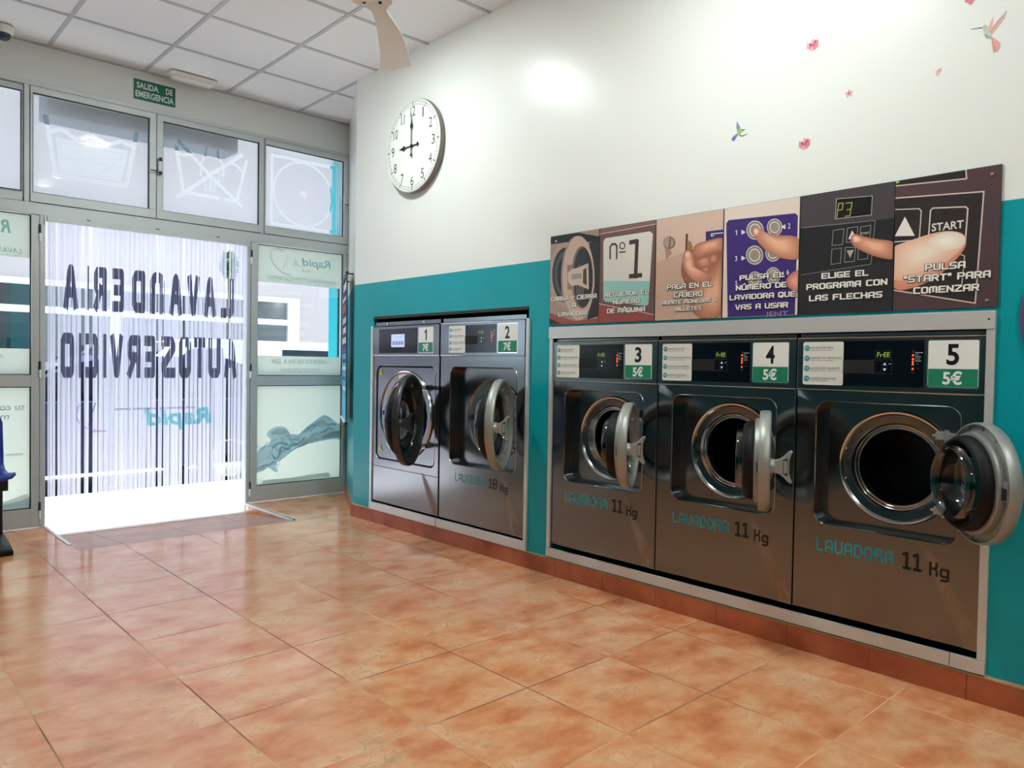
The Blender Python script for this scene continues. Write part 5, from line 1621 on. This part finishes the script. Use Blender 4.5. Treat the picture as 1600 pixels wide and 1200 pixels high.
# ================================================================== WALL CLOCK
ck = empty('wall_clock', on_machine_wall(-1.737, 2.574))
tag(ck, 'round white wall clock showing nine, high on the white wall', 'clock')
CR = .306
b = MB().use(principled('clock_rim', (120, 112, 104), .4))
b.lathe([(CR - .012, .002), (CR - .004, .004), (CR, .012), (CR, .034), (CR - .004, .040)], n=72)
b.use(WHITEP)
b.lathe([(CR - .004, .040), (CR - .010, .044), (CR - .016, .041)], n=72)
b.build('rim', ck, smooth=40)
b = MB().use(PRINT_MATT, (236, 238, 230))
b.flat([(x, y) for x, y, _ in circ(0, 0, CR - .006, n=72)], .040)
b.use(PRINT_MATT, (92, 96, 96))
for rr_ in (CR - .020, CR - .038):
    b.polys(strokes(ring_line(0, 0, rr_, rr_, 72), .0022), .0403)
for k in range(60):
    a = 2 * PI * k / 60
    t = .008 if k % 5 == 0 else .0022
    b.polys(strokes([((CR - .038) * math.sin(a), (CR - .038) * math.cos(a)), ((CR - .020) * math.sin(a), (CR - .020) * math.cos(a))], t), .0405)
b.use(PRINT_MATT, (58, 62, 62))
for k in range(1, 13):
    a = 2 * PI * k / 12
    rr_ = CR - .078
    cx, cy = rr_ * math.sin(a), rr_ * math.cos(a)
    s = str(k)
    wd = {1: .012, 11: .040, 10: .052, 12: .052}.get(k, .034)
    put_font(b, s, cx, cy, wd, .064, .0404, .0)
    if k in (1, 11, 10, 12):
        for q in ((-1,) if k == 1 else (-1, 1) if k == 11 else (-1,)):
            xx = cx if k == 1 else cx + (q * .013 if k == 11 else -.018)
            b.flat([(xx - .009, cy - .032), (xx + .009, cy - .032), (xx + .009, cy - .029), (xx - .009, cy - .029)], .0406)
b.build('dial', ck)
def clock_hand(name, ang, L, tail, wd, z):
    q = MB().use(BLACK)
    ca, sa = math.cos(-ang), math.sin(-ang)
    q.M = Matrix(((ca, -sa, 0, 0), (sa, ca, 0, 0), (0, 0, 1, z), (0, 0, 0, 1)))
    pts = [(-.0035, -tail * .8), (-wd * .5, -tail * .86), (-wd * .55, -tail * .95), (0, -tail * 1.12), (wd * .55, -tail * .95), (wd * .5, -tail * .86), (.0035, -tail * .8), (.0035, L * .50), (wd * .7, L * .60), (wd * .25, L * .70), (0, L), (-wd * .25, L * .70), (-wd * .7, L * .60), (-.0035, L * .50)]
    q.prism(pts, 0, .002)
    q.lathe([(.011, 0), (.011, .003), (0, .003)], n=16)
    q.build(name, ck)
clock_hand('hour_hand', R(-90), .150, .070, .026, .046)
clock_hand('minute_hand', R(0), .215, .065, .020, .050)

# ================================================================== WALL STICKERS
def sticker(name, y, z, shapes, label, cat, group):
    """flat vinyl sticker on the wall; coordinates in metres to the right and up of (y, z)"""
    q = MB()
    for k, (col, pts) in enumerate(shapes):
        q.use(PRINT_MATT, col)
        q.flat(pts, .0006 + k * .00006)
    o = q.build(name, matrix=on_machine_wall(y, z))
    tag(o, label, cat, group)
def pet(r, a, l, wd):
    """a petal from radius r to r + l at angle a"""
    a = R(a)
    c, s = math.cos(a), math.sin(a)
    P = [(r, 0), (r + l * .4, wd), (r + l * .8, wd * .9), (r + l, 0), (r + l * .8, -wd * .9), (r + l * .4, -wd)]
    return [(x * c - y * s, x * s + y * c) for x, y in P]
ROSE, PINK, DPINK = (222, 128, 140), (232, 170, 176), (196, 86, 104)
def blossom(f=1.0):
    return [(PINK, pet(.002, 95, .026 * f, .008)), (ROSE, pet(.002, 40, .024 * f, .009)), (ROSE, pet(.002, -10, .020 * f, .009)), (DPINK, pet(.001, 65, .022 * f, .005)), (ROSE, pet(.002, 200, .020 * f, .010)), (PINK, pet(.002, 250, .020 * f, .009)), (DPINK, pet(.001, 150, .022 * f, .006)), (ROSE, pet(.002, 300, .018 * f, .007)), (DPINK, [(-.004, -.004), (.005, -.003), (.004, .005), (-.004, .004)]),
            ((206, 110, 120), stroke_polys([(-.024 * f, .010), (-.026 * f, -.008), (-.016 * f, -.024)], .0025)[0]), ((206, 110, 120), stroke_polys([(-.022 * f, .018), (-.025 * f, .006)], .0025)[0])]
GRP = 'pink blossom stickers on the white wall'
sticker('flower_sticker', -4.437, 2.434, blossom(), 'pink blossom sticker on the white wall, the higher of the two full ones', 'wall sticker', GRP)
sticker('flower_sticker', -4.413, 2.046, blossom(), 'pink blossom sticker on the white wall right of the small blue bird', 'wall sticker', GRP)
sticker('flower_sticker', -4.585, 2.207, [(PINK, pet(.001, a, .015, .005)) for a in (20, 92, 164, 236, 308)] + [(DPINK, [(-.004, -.004), (.004, -.004), (.004, .004), (-.004, .004)])], 'tiny five-petal pink flower sticker between the two bigger blossoms', 'wall sticker', GRP)
sticker('petal_sticker', -4.900, 2.202, [((224, 188, 186), [(-.010, .006), (0, .011), (.012, .014), (.010, .002), (.002, -.011), (-.006, -.012)]), ((210, 164, 166), [(-.002, .008), (.010, .012), (.004, -.004)])], 'single pale pink petal sticker below the hummingbird', 'wall sticker', GRP)
sticker('flower_sticker', -4.997, 2.427, [(ROSE, pet(.0, 90 + a, .020, .008)) for a in (-100, -50, 0, 50, 100, 180)], 'pink blossom sticker just above the hummingbird sticker', 'wall sticker', GRP)
o = sticker('bird_sticker', -5.054, 2.291, [
    ((226, 178, 170), [(.000, .005), (.010, .012), (.014, .055), (.006, .040), (-.002, .020)]),
    ((220, 170, 164), [(.000, -.002), (.012, .020), (.030, .040), (.052, .058), (.045, .035), (.026, .012), (.010, -.006)]),
    ((150, 130, 126), [(.000, -.002), (.052, .058), (.049, .058)]),
    ((190, 204, 188), [(-.020, .028), (-.012, .034), (-.004, .028), (.000, .012), (.008, -.004), (.012, -.018), (.004, -.020), (-.008, -.012), (-.014, .002), (-.016, .018)]),
    ((150, 168, 158), [(-.014, .002), (-.008, -.012), (.004, -.020), (.010, -.018), (.000, -.010), (-.008, .000)]),
    ((72, 66, 62), [(-.020, .027), (-.054, .032), (-.054, .0305), (-.020, .024)]),
    ((60, 56, 52), [(-.014, .029), (-.011, .030), (-.011, .027), (-.014, .027)]),
    ((226, 164, 152), [(.008, -.016), (.016, -.020), (.034, -.040), (.034, -.058), (.026, -.070), (.016, -.068), (.012, -.045)]),
    ((206, 138, 130), [(.010, -.018), (.022, -.062), (.018, -.066)])],
    'hummingbird sticker with pink wings and a long thin beak', 'wall sticker', 'bird stickers on the white wall')
sticker('bird_sticker', -4.117, 2.158, [
    ((120, 152, 178), [(-.010, .002), (-.016, .022), (-.014, .052), (-.004, .034), (.004, .018), (.006, .004)]),
    ((92, 118, 150), [(-.014, .052), (-.009, .040), (-.011, .020), (-.015, .026)]),
    ((170, 184, 92), [(-.012, .002), (-.002, .018), (.008, .014), (.016, .008), (.012, -.002), (.000, -.010), (-.010, -.008)]),
    ((130, 160, 150), [(-.004, -.006), (.012, -.014), (.040, -.012), (.036, -.016), (.014, -.022), (-.002, -.014)]),
    ((86, 110, 132), [(.010, .010), (.020, .010), (.024, .006), (.014, .002)]),
    ((50, 58, 70), [(.022, .008), (.030, .008), (.022, .005)]),
    ((110, 132, 184), [(-.014, -.002), (-.036, -.014), (-.038, -.026), (-.028, -.032), (-.016, -.020), (-.008, -.008)]),
    ((88, 104, 160), [(-.020, -.012), (-.036, -.022), (-.030, -.030), (-.018, -.018)])],
    'small blue and yellow-green bird sticker, flying with raised wing', 'wall sticker', 'bird stickers on the white wall')

# round board cut off by the right edge of the view
b = MB().use(PLUM)
b.lathe([(.0, .014), (.29, .014), (.30, .010), (.30, .001)], n=72)
tag(b.build('wall_disc', matrix=on_machine_wall(-5.472, 1.325), smooth=40), 'dark plum round board on the teal wall, mostly out of view', 'wall sign')

# ================================================================== ABOVE THE DOOR AND ON THE CEILING
b = MB().use(PRINT, (0, 104, 84))
b.box(-.1435, .1435, -.0715, .0715, .0008, .004)
b.use(PRINT, (214, 228, 220))
put_font(b, 'SALIDA', -.050, .031, .150, .045, .0043, .030)
put_font(b, 'DE', .100, .031, .048, .045, .0043, .030)
put_font(b, 'EMERGENCIA', .0, -.031, .265, .047, .0043, .030)
tag(b.build('exit_sign', matrix=on_front_wall(-1.1055, 3.085)), 'green emergency exit sign reading SALIDA DE EMERGENCIA above the glazing', 'sign')

lm = empty('emergency_light', loc=(-.895, -.155, ZC))
tag(lm, 'long white emergency lamp on the ceiling beside the front wall', 'light')
b = MB().use(CREAM)
b.prism(rrect_pts(-.170, .170, -.060, .060, .030, 5), -.020, -.0005)
b.build('housing', lm, bevel=.004)
b = MB().use(principled('lamp_cover', (222, 224, 220), .25))
b.bridge([[(x, y, z) for x, y in rrect_pts(-.155 + i_, .155 - i_, -.048 + i_, .048 - i_, .024, 5)] for z, i_ in ((-.020, 0), (-.034, .004), (-.044, .016), (-.047, .026))], False, True)
b.build('lamp_cover', lm, smooth=50)

cmr = empty('security_camera', loc=(-2.060, -.165, ZC))
tag(cmr, 'small white dome security camera on the ceiling by the front wall', 'camera')
b = MB().use(WHITEP)
b.lathe([(.0, -.0005), (.055, -.0005), (.058, -.006), (.056, -.036), (.050, -.046), (.042, -.048)], n=36)
b.build('housing', cmr, smooth=40)
b = MB().use(principled('camera_dome', (40, 58, 74), .15))
b.lathe([(.042, -.047), (.041, -.060), (.034, -.076), (.020, -.086), (0, -.089)], n=32)
b.build('dome', cmr, smooth=60)

# ceiling fan: one of its three blades reaches into the picture
FX, FY, FZ = -1.291, -3.153, 2.72
fan = empty('ceiling_fan', loc=(FX, FY, FZ))
tag(fan, 'beige three-blade ceiling fan hanging from the tiled ceiling', 'fan')
b = MB().use(CREAM)
b.lathe([(0, -.085), (.06, -.082), (.095, -.065), (.115, -.030), (.115, .020), (.100, .050), (.045, .070), (.020, .080), (.016, .10)], n=40)
b.build('motor_hub', fan, smooth=40)
b = MB().use(WHITEP)
b.tube([(0, 0, .09), (0, 0, ZC - FZ - .05)], .014, 14)
b.lathe([(.016, ZC - FZ - .09), (.055, ZC - FZ - .04), (.065, ZC - FZ - .0005), (0, ZC - FZ - .0005)], n=32)
b.build('down_rod', fan, smooth=40)
def fan_blade():
    q = MB().use(CREAM)
    secs = [(r_ + .14 if r_ > .07 else r_ + .02, h_, s_, t_) for r_, h_, s_, t_ in [(.06, .095, .0, 0), (.09, .088, .0, 0), (.12, .060, -.006, 0), (.16, .036, -.016, 0), (.20, .036, -.020, 2), (.27, .044, -.026, 4), (.36, .055, -.030, 5), (.48, .066, -.028, 5), (.62, .076, -.020, 5), (.76, .084, -.006, 4), (.832, .088, .0, 4), (.838, .086, .0, 4)]]
    loops = []
    for r, hw, sweep, tw in secs:
        tz = math.tan(R(tw)) * hw
        th = .005
        k = .075 * max(0, (r - .45) / .53)          # the tip is cut on the slant
        loops.append([(r + k, sweep + hw, tz + th), (r, sweep, .006 + th), (r - k, sweep - hw, -tz + th), (r - k, sweep - hw, -tz - th), (r, sweep, .006 - th), (r + k, sweep + hw, tz - th)])
    q.bridge(loops, True, True)
    return q
base_a = math.atan2(-2.428 - FY, -.639 - FX)
for k in range(3):
    q = fan_blade()
    o = q.build('blade', fan, smooth=40)
    o.rotation_euler = (0, 0, base_a + 2 * PI * k / 3)
    for sx, sy in ((.225, .035), (.225, -.035)):
        s = MB().use(ALU_DARK)
        s.lathe([(0, -.012), (.007, -.010), (.008, -.004)], (sx, sy, 0), 10)
        s.build('screw', o)

# ceiling lamps (out of view, lighting the room; the back-corner one is added to brighten it)
for (x, y), where in (((-.98, -2.07), 'between the fan and the washers'), ((-.98, -4.30), 'in the middle of the room'), ((-.98, -6.60), 'at the back of the room'), ((-3.2, -7.2), 'added unseen in the back corner to brighten the room')):
    lamp = empty('ceiling_lamp', loc=(x, y, ZC))
    tag(lamp, 'round ceiling lamp ' + where, 'light', 'round ceiling lamps')
    b = MB().use(WHITEP)
    b.lathe([(.0, -.0005), (.13, -.0005), (.132, -.006), (.132, -.030), (.128, -.033), (.116, -.033), (.112, -.030), (.108, -.020)], n=40)
    b.build('lamp_body', lamp, smooth=40)
    b = MB().use(LAMP)
    b.lathe([(.107, -.026), (.10, -.034), (.07, -.041), (0, -.044)], n=32)
    b.build('diffuser', lamp, smooth=60)

# ================================================================== HANGING BANNER ON THE SPLAYED WALL
ux, uy = dx / L, dy / L
def splay(s, z, off):
    return (CH0[0] + ux * s - nx * off, CH0[1] + uy * s - ny * off, z)
bn = empty('hanging_banner', Matrix(((ux, 0, -nx, CH0[0]), (uy, 0, -ny, CH0[1]), (0, 1, 0, .66), (0, 0, 0, 1))))
tag(bn, 'narrow dark blue printed banner hanging between rods on the splayed wall', 'banner')
b = MB().use(PRINT_MATT, (52, 44, 92))
b.box(.14, .84, .03, 1.15, .050, .052)
zz = .0525
for (x0, x1, y0, y1, c) in ((.14, .84, .03, .22, (96, 186, 220)), (.14, .84, .22, .55, (84, 164, 206)), (.14, .84, .55, .60, (60, 90, 150)),
        (.2, .78, .42, .45, (226, 232, 240)), (.25, .7, .34, .37, (40, 70, 120)), (.2, .7, .26, .29, (210, 230, 240)), (.2, .75, .48, .51, (30, 50, 100)),
        (.2, .8, .63, .68, (220, 214, 226)), (.2, .7, .71, .76, (220, 214, 226)), (.2, .75, .79, .84, (214, 206, 220)), (.3, .72, .88, .94, (206, 96, 60)), (.25, .78, .97, 1.0, (226, 222, 230)), (.2, .66, 1.05, 1.11, (232, 232, 236))):
    b.use(PRINT_MATT, c)
    b.flat([(x0 + .001, y0 + .001), (x1 - .001, y0 + .001), (x1 - .001, y1 - .001), (x0 + .001, y1 - .001)], zz)
    zz += .0001
b.build('printed_sheet', bn)
b = MB().use(NAVY)
b.tube([(.12, 1.16, .051), (.86, 1.16, .051)], .012, 12)
b.tube([(.20, 1.16, .051), (.20, 1.16, .001)], .006, 8)
b.tube([(.78, 1.16, .051), (.78, 1.16, .001)], .006, 8)
b.build('rod', bn, smooth=40)
b = MB().use(WHITEP)
b.tube([(.125, .02, .051), (.86, .02, .051)], .012, 12)
b.use(BLACK)
b.tube([(.105, .02, .051), (.125, .02, .051)], .013, 12)
b.build('rod', bn, smooth=40)

# ================================================================== WAITING BENCH (only its end reaches into view)
bench = empty('waiting_bench', loc=(-2.30, -.46, 0))
tag(bench, 'blue plastic waiting bench on a black beam with black feet, left of the door', 'bench')
b = MB().use(NAVY)
b.box(-1.60, .215, -.045, .045, .335, .405)
b.build('beam', bench, bevel=.004)
for x in (.160, -1.3):
    b = MB().use(NAVY)
    b.box(x - .03, x + .03, -.03, .03, .03, .36)
    b.bridge([[(x - .035, y, z0), (x + .035, y, z0), (x + .035, y, z1), (x - .035, y, z1)] for y, z0, z1 in ((-.30, .004, .038), (-.26, .002, .05), (-.10, .02, .075), (.10, .02, .075), (.26, .002, .05), (.30, .004, .038))], True, True)
    b.use(RUBBER)
    for y in (-.27, .27):
        b.box(x - .038, x + .038, y - .045, y + .045, .0005, .03)
    b.build('foot', bench, bevel=.006)
def shell():
    """one moulded seat: profile from the front edge up the back"""
    q = MB().use(BLUEP)
    prof = [(-.235, .425), (-.225, .448), (-.20, .455), (-.10, .440), (.02, .428), (.11, .436), (.165, .47), (.19, .54), (.205, .64), (.222, .74), (.235, .79)]
    loops = []
    for i_, (y, z) in enumerate(prof):
        hw_ = .225 - (.02 if i_ in (0, len(prof) - 1) else 0)
        row = []
        for k in range(13):
            t = -1 + 2 * k / 12
            lift = .018 * abs(t) ** 4
            row.append((t * hw_, y - (lift if i_ > 6 else 0), z + (lift if i_ <= 6 else 0)))
        loops.append(row)
    q.bridge(loops, closed=False)
    return q
for k, x in enumerate((-.005, -.49, -.975, -1.46)):
    o = shell().build('seat', bench, smooth=60)
    o.location = (x, -.02, -.005)
    s = o.modifiers.new('thick', 'SOLIDIFY')
    s.thickness = .009

# ================================================================== STRIP CURTAIN WITH MIRRORED LETTERS
cur = empty('door_curtain', loc=(0, -.045, 2.05))
tag(cur, 'translucent strip curtain lettered LAVANDERIA AUTOSERVICIO, hanging in the doorway', 'curtain')
b = MB().use(ALU)
b.box(-1.798, -.414, -.018, .018, .0, .038)
b.use(ALU_DARK)
for x in (-1.55, -1.10, -.66):
    b.box(x - .012, x + .012, -.022, .018, .036, .041)
b.build('rail', cur, bevel=.002)
LET = []          # (convex polygon in x, z ; colour)
INK = (92, 95, 116)
def letter(ch, x0, x1, z0, z1, t=1.25):
    """a mirrored letter between x0 and x1"""
    tx = t
    gw = GW.get(ch, 4)
    wd = gw + tx
    if True:
        for P in union([Q for ln in GC[ch] for Q in stroke_polys(ln, tx)]):
            LET.append(([(x1 - (px + tx / 2) / wd * (x1 - x0), z0 + (pz + tx / 2) / (6 + tx) * (z1 - z0)) for px, pz in P], INK))
for ch, x0, x1 in (('A', -1.696, -1.614), ('I', -1.553, -1.528), ('R', -1.513, -1.431), ('E', -1.395, -1.321), ('D', -1.267, -1.177), ('N', -1.144, -1.044), ('A', -1.008, -.921), ('V', -.880, -.795), ('A', -.755, -.669), ('L', -.622, -.527)):
    letter(ch, x0, x1, 1.472, 1.779, 2.0 if ch != 'I' else 1.2)
for ch, x0, x1 in (('O', -1.715, -1.633), ('I', -1.606, -1.578), ('C', -1.566, -1.485), ('I', -1.455, -1.432), ('V', -1.407, -1.327), ('R', -1.294, -1.207), ('E', -1.181, -1.109), ('S', -1.066, -.964), ('O', -.943, -.854), ('T', -.830, -.744), ('U', -.720, -.629), ('A', -.599, -.502)):
    letter(ch, x0, x1, 1.005, 1.313, 2.0 if ch != 'I' else 1.2)
def small(s, cx, cz, wd, hg, col, bold=0, shear=0):
    tris, x0, x1, y0, y1 = font_mesh(s, bold)
    for T_ in tris:
        P = []
        for x, y in T_:
            yy = (y - (y0 + y1) / 2) / (y1 - y0) * hg
            P.append((cx - (x - (x0 + x1) / 2) / (x1 - x0) * wd - shear * yy, cz + yy))
        LET.append((P, col))
small('AUTOSERVICIO DE LAVANDERIA EXPRESS', -1.10, .782, .56, .014, (70, 74, 96), .01)
small('Rapid', -.935, .700, .46, .165, (140, 200, 208), .04, .2)
for ln, t, c in (([(-1.576, .843), (-1.612, .80), (-1.622, .74), (-1.605, .70), (-1.560, .66), (-1.505, .622)], .008, (186, 170, 214)), ([(-1.50, .83), (-1.545, .68)], .006, (110, 110, 140)), ([(-1.52, .64), (-1.44, .63)], .014, (200, 176, 214))):
    LET += [(P, c) for P in strokes(ln, t)]
random.seed(11)
edges = []
x = -1.792
gaps = [(-1.745, -1.731), (-1.586, -1.572), (-1.543, -1.520), (-1.487, -1.482), (-1.101, -1.085), (-1.058, -1.049), (-.912, -.897), (-.695, -.690), (-.583, -.565), (-.548, -.543), (-.425, -.420)]
while x < -.424:
    wd = .0150 + random.random() * .0022
    x1 = x + wd
    hit = [g_ for g_ in gaps if g_[0] < x1 and g_[1] > x]
    if hit:
        g0, g1 = hit[0]
        if g0 - x > .006:
            edges.append((x, g0))
        x = g1
        continue
    edges.append((x, min(x1, -.418)))
    x = x1 - .0012 + (random.random() * .0016)
for k, (xa, xb) in enumerate(edges):
    xm, hw_ = (xa + xb) / 2, (xb - xa) / 2
    q = MB().use(STRIP)
    zt, zb = -.001, -2.05 - .060 + random.random() * .012
    n_ = 6
    # a strip is slightly gutter-shaped
    def dep(t):
        return .0022 * (1 - t * t)
    top = [(t * hw_, -dep(t)) for t in (-1, -.5, 0, .5, 1)]
    sway = [random.uniform(-.0015, .0015) for _ in range(n_ + 1)]
    loops = []
    for j in range(n_ + 1):
        z = zt + (zb - zt) * j / n_
        loops.append([(px + (sway[j] if j else 0), py, z) for px, py in top])
    q.bridge(loops, closed=False)
    q.use(STRIP_INK)
    for P, c in LET:
        C_ = clip_x(P, xa + .0004, xb - .0004)
        if C_:
            q.use(STRIP_INK, c)
            q.poly([(px - xm, -.0031, pz - 2.05) for px, pz in C_])
    o = q.build('strip', cur)
    o.location = (xm, random.uniform(-.004, .004) + (.006 if k % 2 else 0), 0)
    o.rotation_euler = (0, 0, random.uniform(-.10, .10))

# ================================================================== THE STREET
b = MB().use(CONC)
b.box(-9, 12, .05, 1.62, -.30, -.082)
struct(b.build('pavement'), 'pale sunlit pavement outside the door')
b = MB().use(CONC)
b.box(-9, 12, 1.62, 1.75, -.30, -.085)
struct(b.build('kerb'))
b = MB().use(ASPH)
b.box(-9, 12, 1.75, 6.6, -.40, -.20)
struct(b.build('road'), 'grey road in front of the shop')
b = MB().use(CONC)
b.box(-9, 12, 6.6, 8.0, -.40, -.08)
struct(b.build('far_pavement'))
# shutter box over the door, outside
b = MB().use(principled('shutter_box_grey', (74, 96, 116), .6))
b.box(-1.775, -.455, .07, .359, 2.795, 3.20)
struct(b.build('trim_7', bevel=.01), 'roller shutter box outside above the door')
# opposite facade with a wide shop window
b = MB().use(FACADE)
wx0, wx1, wz0, wz1 = -3.4, 4.12, .45, 2.40
b.box(-9, wx0, 8.0, 8.3, -.1, 7.5)
b.box(wx1, 12, 8.0, 8.3, -.1, 7.5)
b.box(wx0, wx1, 8.0, 8.3, wz1, 7.5)
b.box(wx0, wx1, 8.0, 8.3, -.1, wz0)
b.use(SHOPDARK)
b.box(wx0 - .2, wx1 + .2, 11.0, 11.1, 0, 3)
b.box(wx0 - .2, wx0, 8.3, 11, 0, 3)
b.box(wx1, wx1 + .2, 8.3, 11, 0, 3)
b.box(wx0, wx1, 8.3, 11, 2.55, 2.65)
b.box(wx0, wx1, 8.3, 11, .0, .05)
fac = struct(b.build('wall_facade'), 'white rendered facade across the street')
f = MB().use(ALU)
f.use(principled('shop_frame_white', (214, 210, 214), .5))
for x0, x1, z0, z1 in ((wx0 + .2, wx1 - .24, 2.30, wz1), (wx0 + .2, wx1 - .24, wz0, wz0 + .10), (wx1 - .24, wx1, wz0, wz1), (wx0, wx0 + .2, wz0, wz1), (wx0 + .2, wx1 - .24, 1.86, 1.97), (.7, .86, wz0, wz1), (-1.4, -1.26, wz0, wz1)):
    f.box(x0, x1, 7.96 if z1 - z0 > 1 else 7.965, 8.06, z0, z1)
w8 = struct(f.build('window_8', bevel=.005), 'wide shop window across the street')
g = MB().use(GLASS)
g.box(wx0, wx1, 8.02, 8.03, wz0, wz1)
g.build('glass_pane', w8)
for x, y in ((3.55, 9.2), (4.0, 8.9), (2.2, 9.4), (-.6, 9.4), (-2.0, 9.0)):
    q = MB().use(SHOPLAMP)
    q.lathe([(0, 2.50), (.13, 2.505), (.15, 2.535), (.13, 2.549)], (x, y, 0), 20)
    o = q.build('shop_lamp', smooth=40)
    tag(o, 'small round lamp glowing on the ceiling of the shop across the street', 'light', 'lamps in the shop across the street')
# goods dimly seen in that shop
random.seed(8)
for k, (x, hgt, wd) in enumerate(((-.2, 1.5, .5), (-.95, 1.2, .6), (3.0, 1.1, .8), (1.7, 1.3, .5))):
    q = MB().use(principled('shop_goods_%d' % k, ((70, 78, 86), (96, 92, 92), (84, 96, 104), (60, 66, 74))[k], .9))
    q.box(x - wd / 2, x + wd / 2, 9.6, 10.0, .05, hgt)
    for s in range(3):
        q.box(x - wd / 2 + .04, x + wd / 2 - .04, 9.55, 9.6, .2 + s * hgt / 4, .28 + s * hgt / 4)
    tag(q.build('shop_shelf', bevel=.01), ('dark shelf unit in the shop across, behind the left window panel', 'low grey shelf unit in the shop across the street', 'wide shelf unit in the shop across, behind the right window panel', 'tall dark shelf unit in the middle of the shop across the street')[k], 'shelf', 'shelves in the shop across the street')

def car(name, x0, length, y0, width, height, mat, label, flip=False, van=False):
    """a parked car seen from its side; x0 is its rear end, it points to +x unless flipped"""
    root = empty(name, loc=(x0, y0, -.20))
    tag(root, label, 'car')
    s = length / 4.2
    if flip:
        root.scale = (-1, 1, 1)
        root.location.x = x0 + length
    H = height
    lower = [(.02, .34), (.0, .62), (.06, .90), (.50 * s, .95), (2.9 * s, .94), (3.75 * s, .84), (4.1 * s, .66), (4.18 * s, .42), (4.10 * s, .26), (.10, .26)]
    b = MB().use(mat)
    def ring_(P, y, inset=0.0):
        cx_ = sum(p[0] for p in P) / len(P)
        cz_ = sum(p[1] for p in P) / len(P)
        return [(cx_ + (p[0] - cx_) * (1 - inset), y, cz_ + (p[1] - cz_) * (1 - inset * .6)) for p in P]
    b.bridge([ring_(lower, 0, .05), ring_(lower, .05, .012), ring_(lower, .12), ring_(lower, width - .12), ring_(lower, width - .05, .012), ring_(lower, width, .05)], True, True)
    b.build('body', root, smooth=35)
    if van:
        cab = [(.05, .92), (.07, H - .08), (.20, H), (2.35 * s, H), (2.7 * s, H - .06), (3.45 * s, .93)]
    else:
        cab = [(.12, .92), (.42 * s, H - .12), (.80 * s, H), (1.9 * s, H), (2.35 * s, H - .08), (3.10 * s, .93)]
    b = MB().use(mat)
    b.bridge([ring_(cab, .10, .02), ring_(cab, .16, 0), ring_(cab, width - .16, 0), ring_(cab, width - .10, .02)], True, True)
    b.build('cabin', root, smooth=35)
    cx_ = sum(p[0] for p in cab) / len(cab)
    for sy in (.092, width - .092):
        if van:
            wins = [[(.35 * s, 1.0), (.35 * s, H - .13), (1.15 * s, H - .13), (1.15 * s, 1.0)], [(2.05 * s, 1.0), (2.05 * s, H - .13), (2.5 * s, H - .15), (3.1 * s, 1.0)]]
        else:
            wins = [[(.42 * s, .98), (.62 * s, H - .13), (1.45 * s, H - .09), (1.45 * s, .98)], [(1.53 * s, .98), (1.53 * s, H - .09), (2.1 * s, H - .10), (2.78 * s, .98)]]
        for P in wins:
            g_ = MB().use(CARGLASS)
            g_.bridge([[(x_, sy - .006, z_) for x_, z_ in P], [(x_, sy + .02 * (1 if sy < 1 else -1), z_) for x_, z_ in P]], True, True)
            g_.build('side_window', root)
    # windscreen
    (xa, za), (xb, zb) = cab[-2], cab[-1]
    g_ = MB().use(CARGLASS)
    g_.bridge([[(xa + .03, .25, za - .03), (xb - .10, .22, zb + .06), (xb - .10, width - .22, zb + .06), (xa + .03, width - .25, za - .03)], [(xa + .05, .25, za - .0), (xb - .06, .22, zb + .08), (xb - .06, width - .22, zb + .08), (xa + .05, width - .25, za - .0)]], True, True)
    g_.build('windscreen', root)
    for wx in (.78 * s, 3.35 * s):
        for sy in (.0, width):
            q = MB().use(RUBBER)
            q.M = Matrix(((1, 0, 0, wx), (0, 0, 1, sy), (0, 1, 0, .32), (0, 0, 0, 1)))
            q.lathe([(.20, -.02), (.30, -.02), (.32, .0), (.32, .10), (.30, .12), (.20, .10)] if sy == 0 else [(.20, .02), (.30, .02), (.32, .0), (.32, -.10), (.30, -.12), (.20, -.10)], n=32)
            q.use(CAST)
            q.lathe([(.20, -.015 if sy == 0 else .015), (.17, .01 if sy == 0 else -.01), (.05, 0), (0, 0)], n=20)
            q.build('wheel', root, smooth=40)
    if van:
        q = MB().use(BLACK)
        q.tube([(1.6 * s, width / 2, H), (1.3 * s, width / 2, H + .28)], .008, 6)
        q.build('aerial', root)
    return root
car('parked_car', -2.85, 3.85, 1.98, 1.70, 1.38, CARBLUE, 'dark blue parked car just outside, seen through the strip curtain', flip=True)
car('parked_van', -.75, 4.30, 5.0, 1.70, 1.66, CARWHITE, 'white van parked across the street, seen through the right glass panel', flip=True, van=True)

# two small street trees
def street_tree(x, y, hgt, r, seed, label):
    random.seed(seed)
    root = empty('street_tree', loc=(x, y, -.08))
    tag(root, label, 'tree', 'street trees outside')
    q = MB().use(BARK)
    q.tube([(0, 0, 0), (.02, 0, hgt * .5), (0, .03, hgt)], [.035, .03, .02], 8)
    q.build('trunk', root, smooth=40)
    q = MB().use(LEAF)
    for k in range(420):
        v = Vector((random.gauss(0, 1), random.gauss(0, 1), random.gauss(0, 1))).normalized() * r * random.random() ** .4
        c = Vector((v.x, v.y, hgt + v.z * 1.7))
        a = Vector((random.uniform(-1, 1), random.uniform(-1, 1), random.uniform(-1, 1))).normalized()
        b_ = a.cross(Vector((random.uniform(-1, 1), random.uniform(-1, 1), 1))).normalized()
        l_ = .09
        q.poly([c - a * l_, c + b_ * l_ * .45, c + a * l_, c - b_ * l_ * .45])
    q.build('foliage', root)['kind'] = 'stuff'
street_tree(2.27, 6.9, 2.85, .13, 4, 'small leafy tree across the street, behind the right edge of the curtain')
street_tree(-2.30, 1.30, 3.02, .30, 9, 'small leafy tree on the pavement outside, behind the leftmost transom')
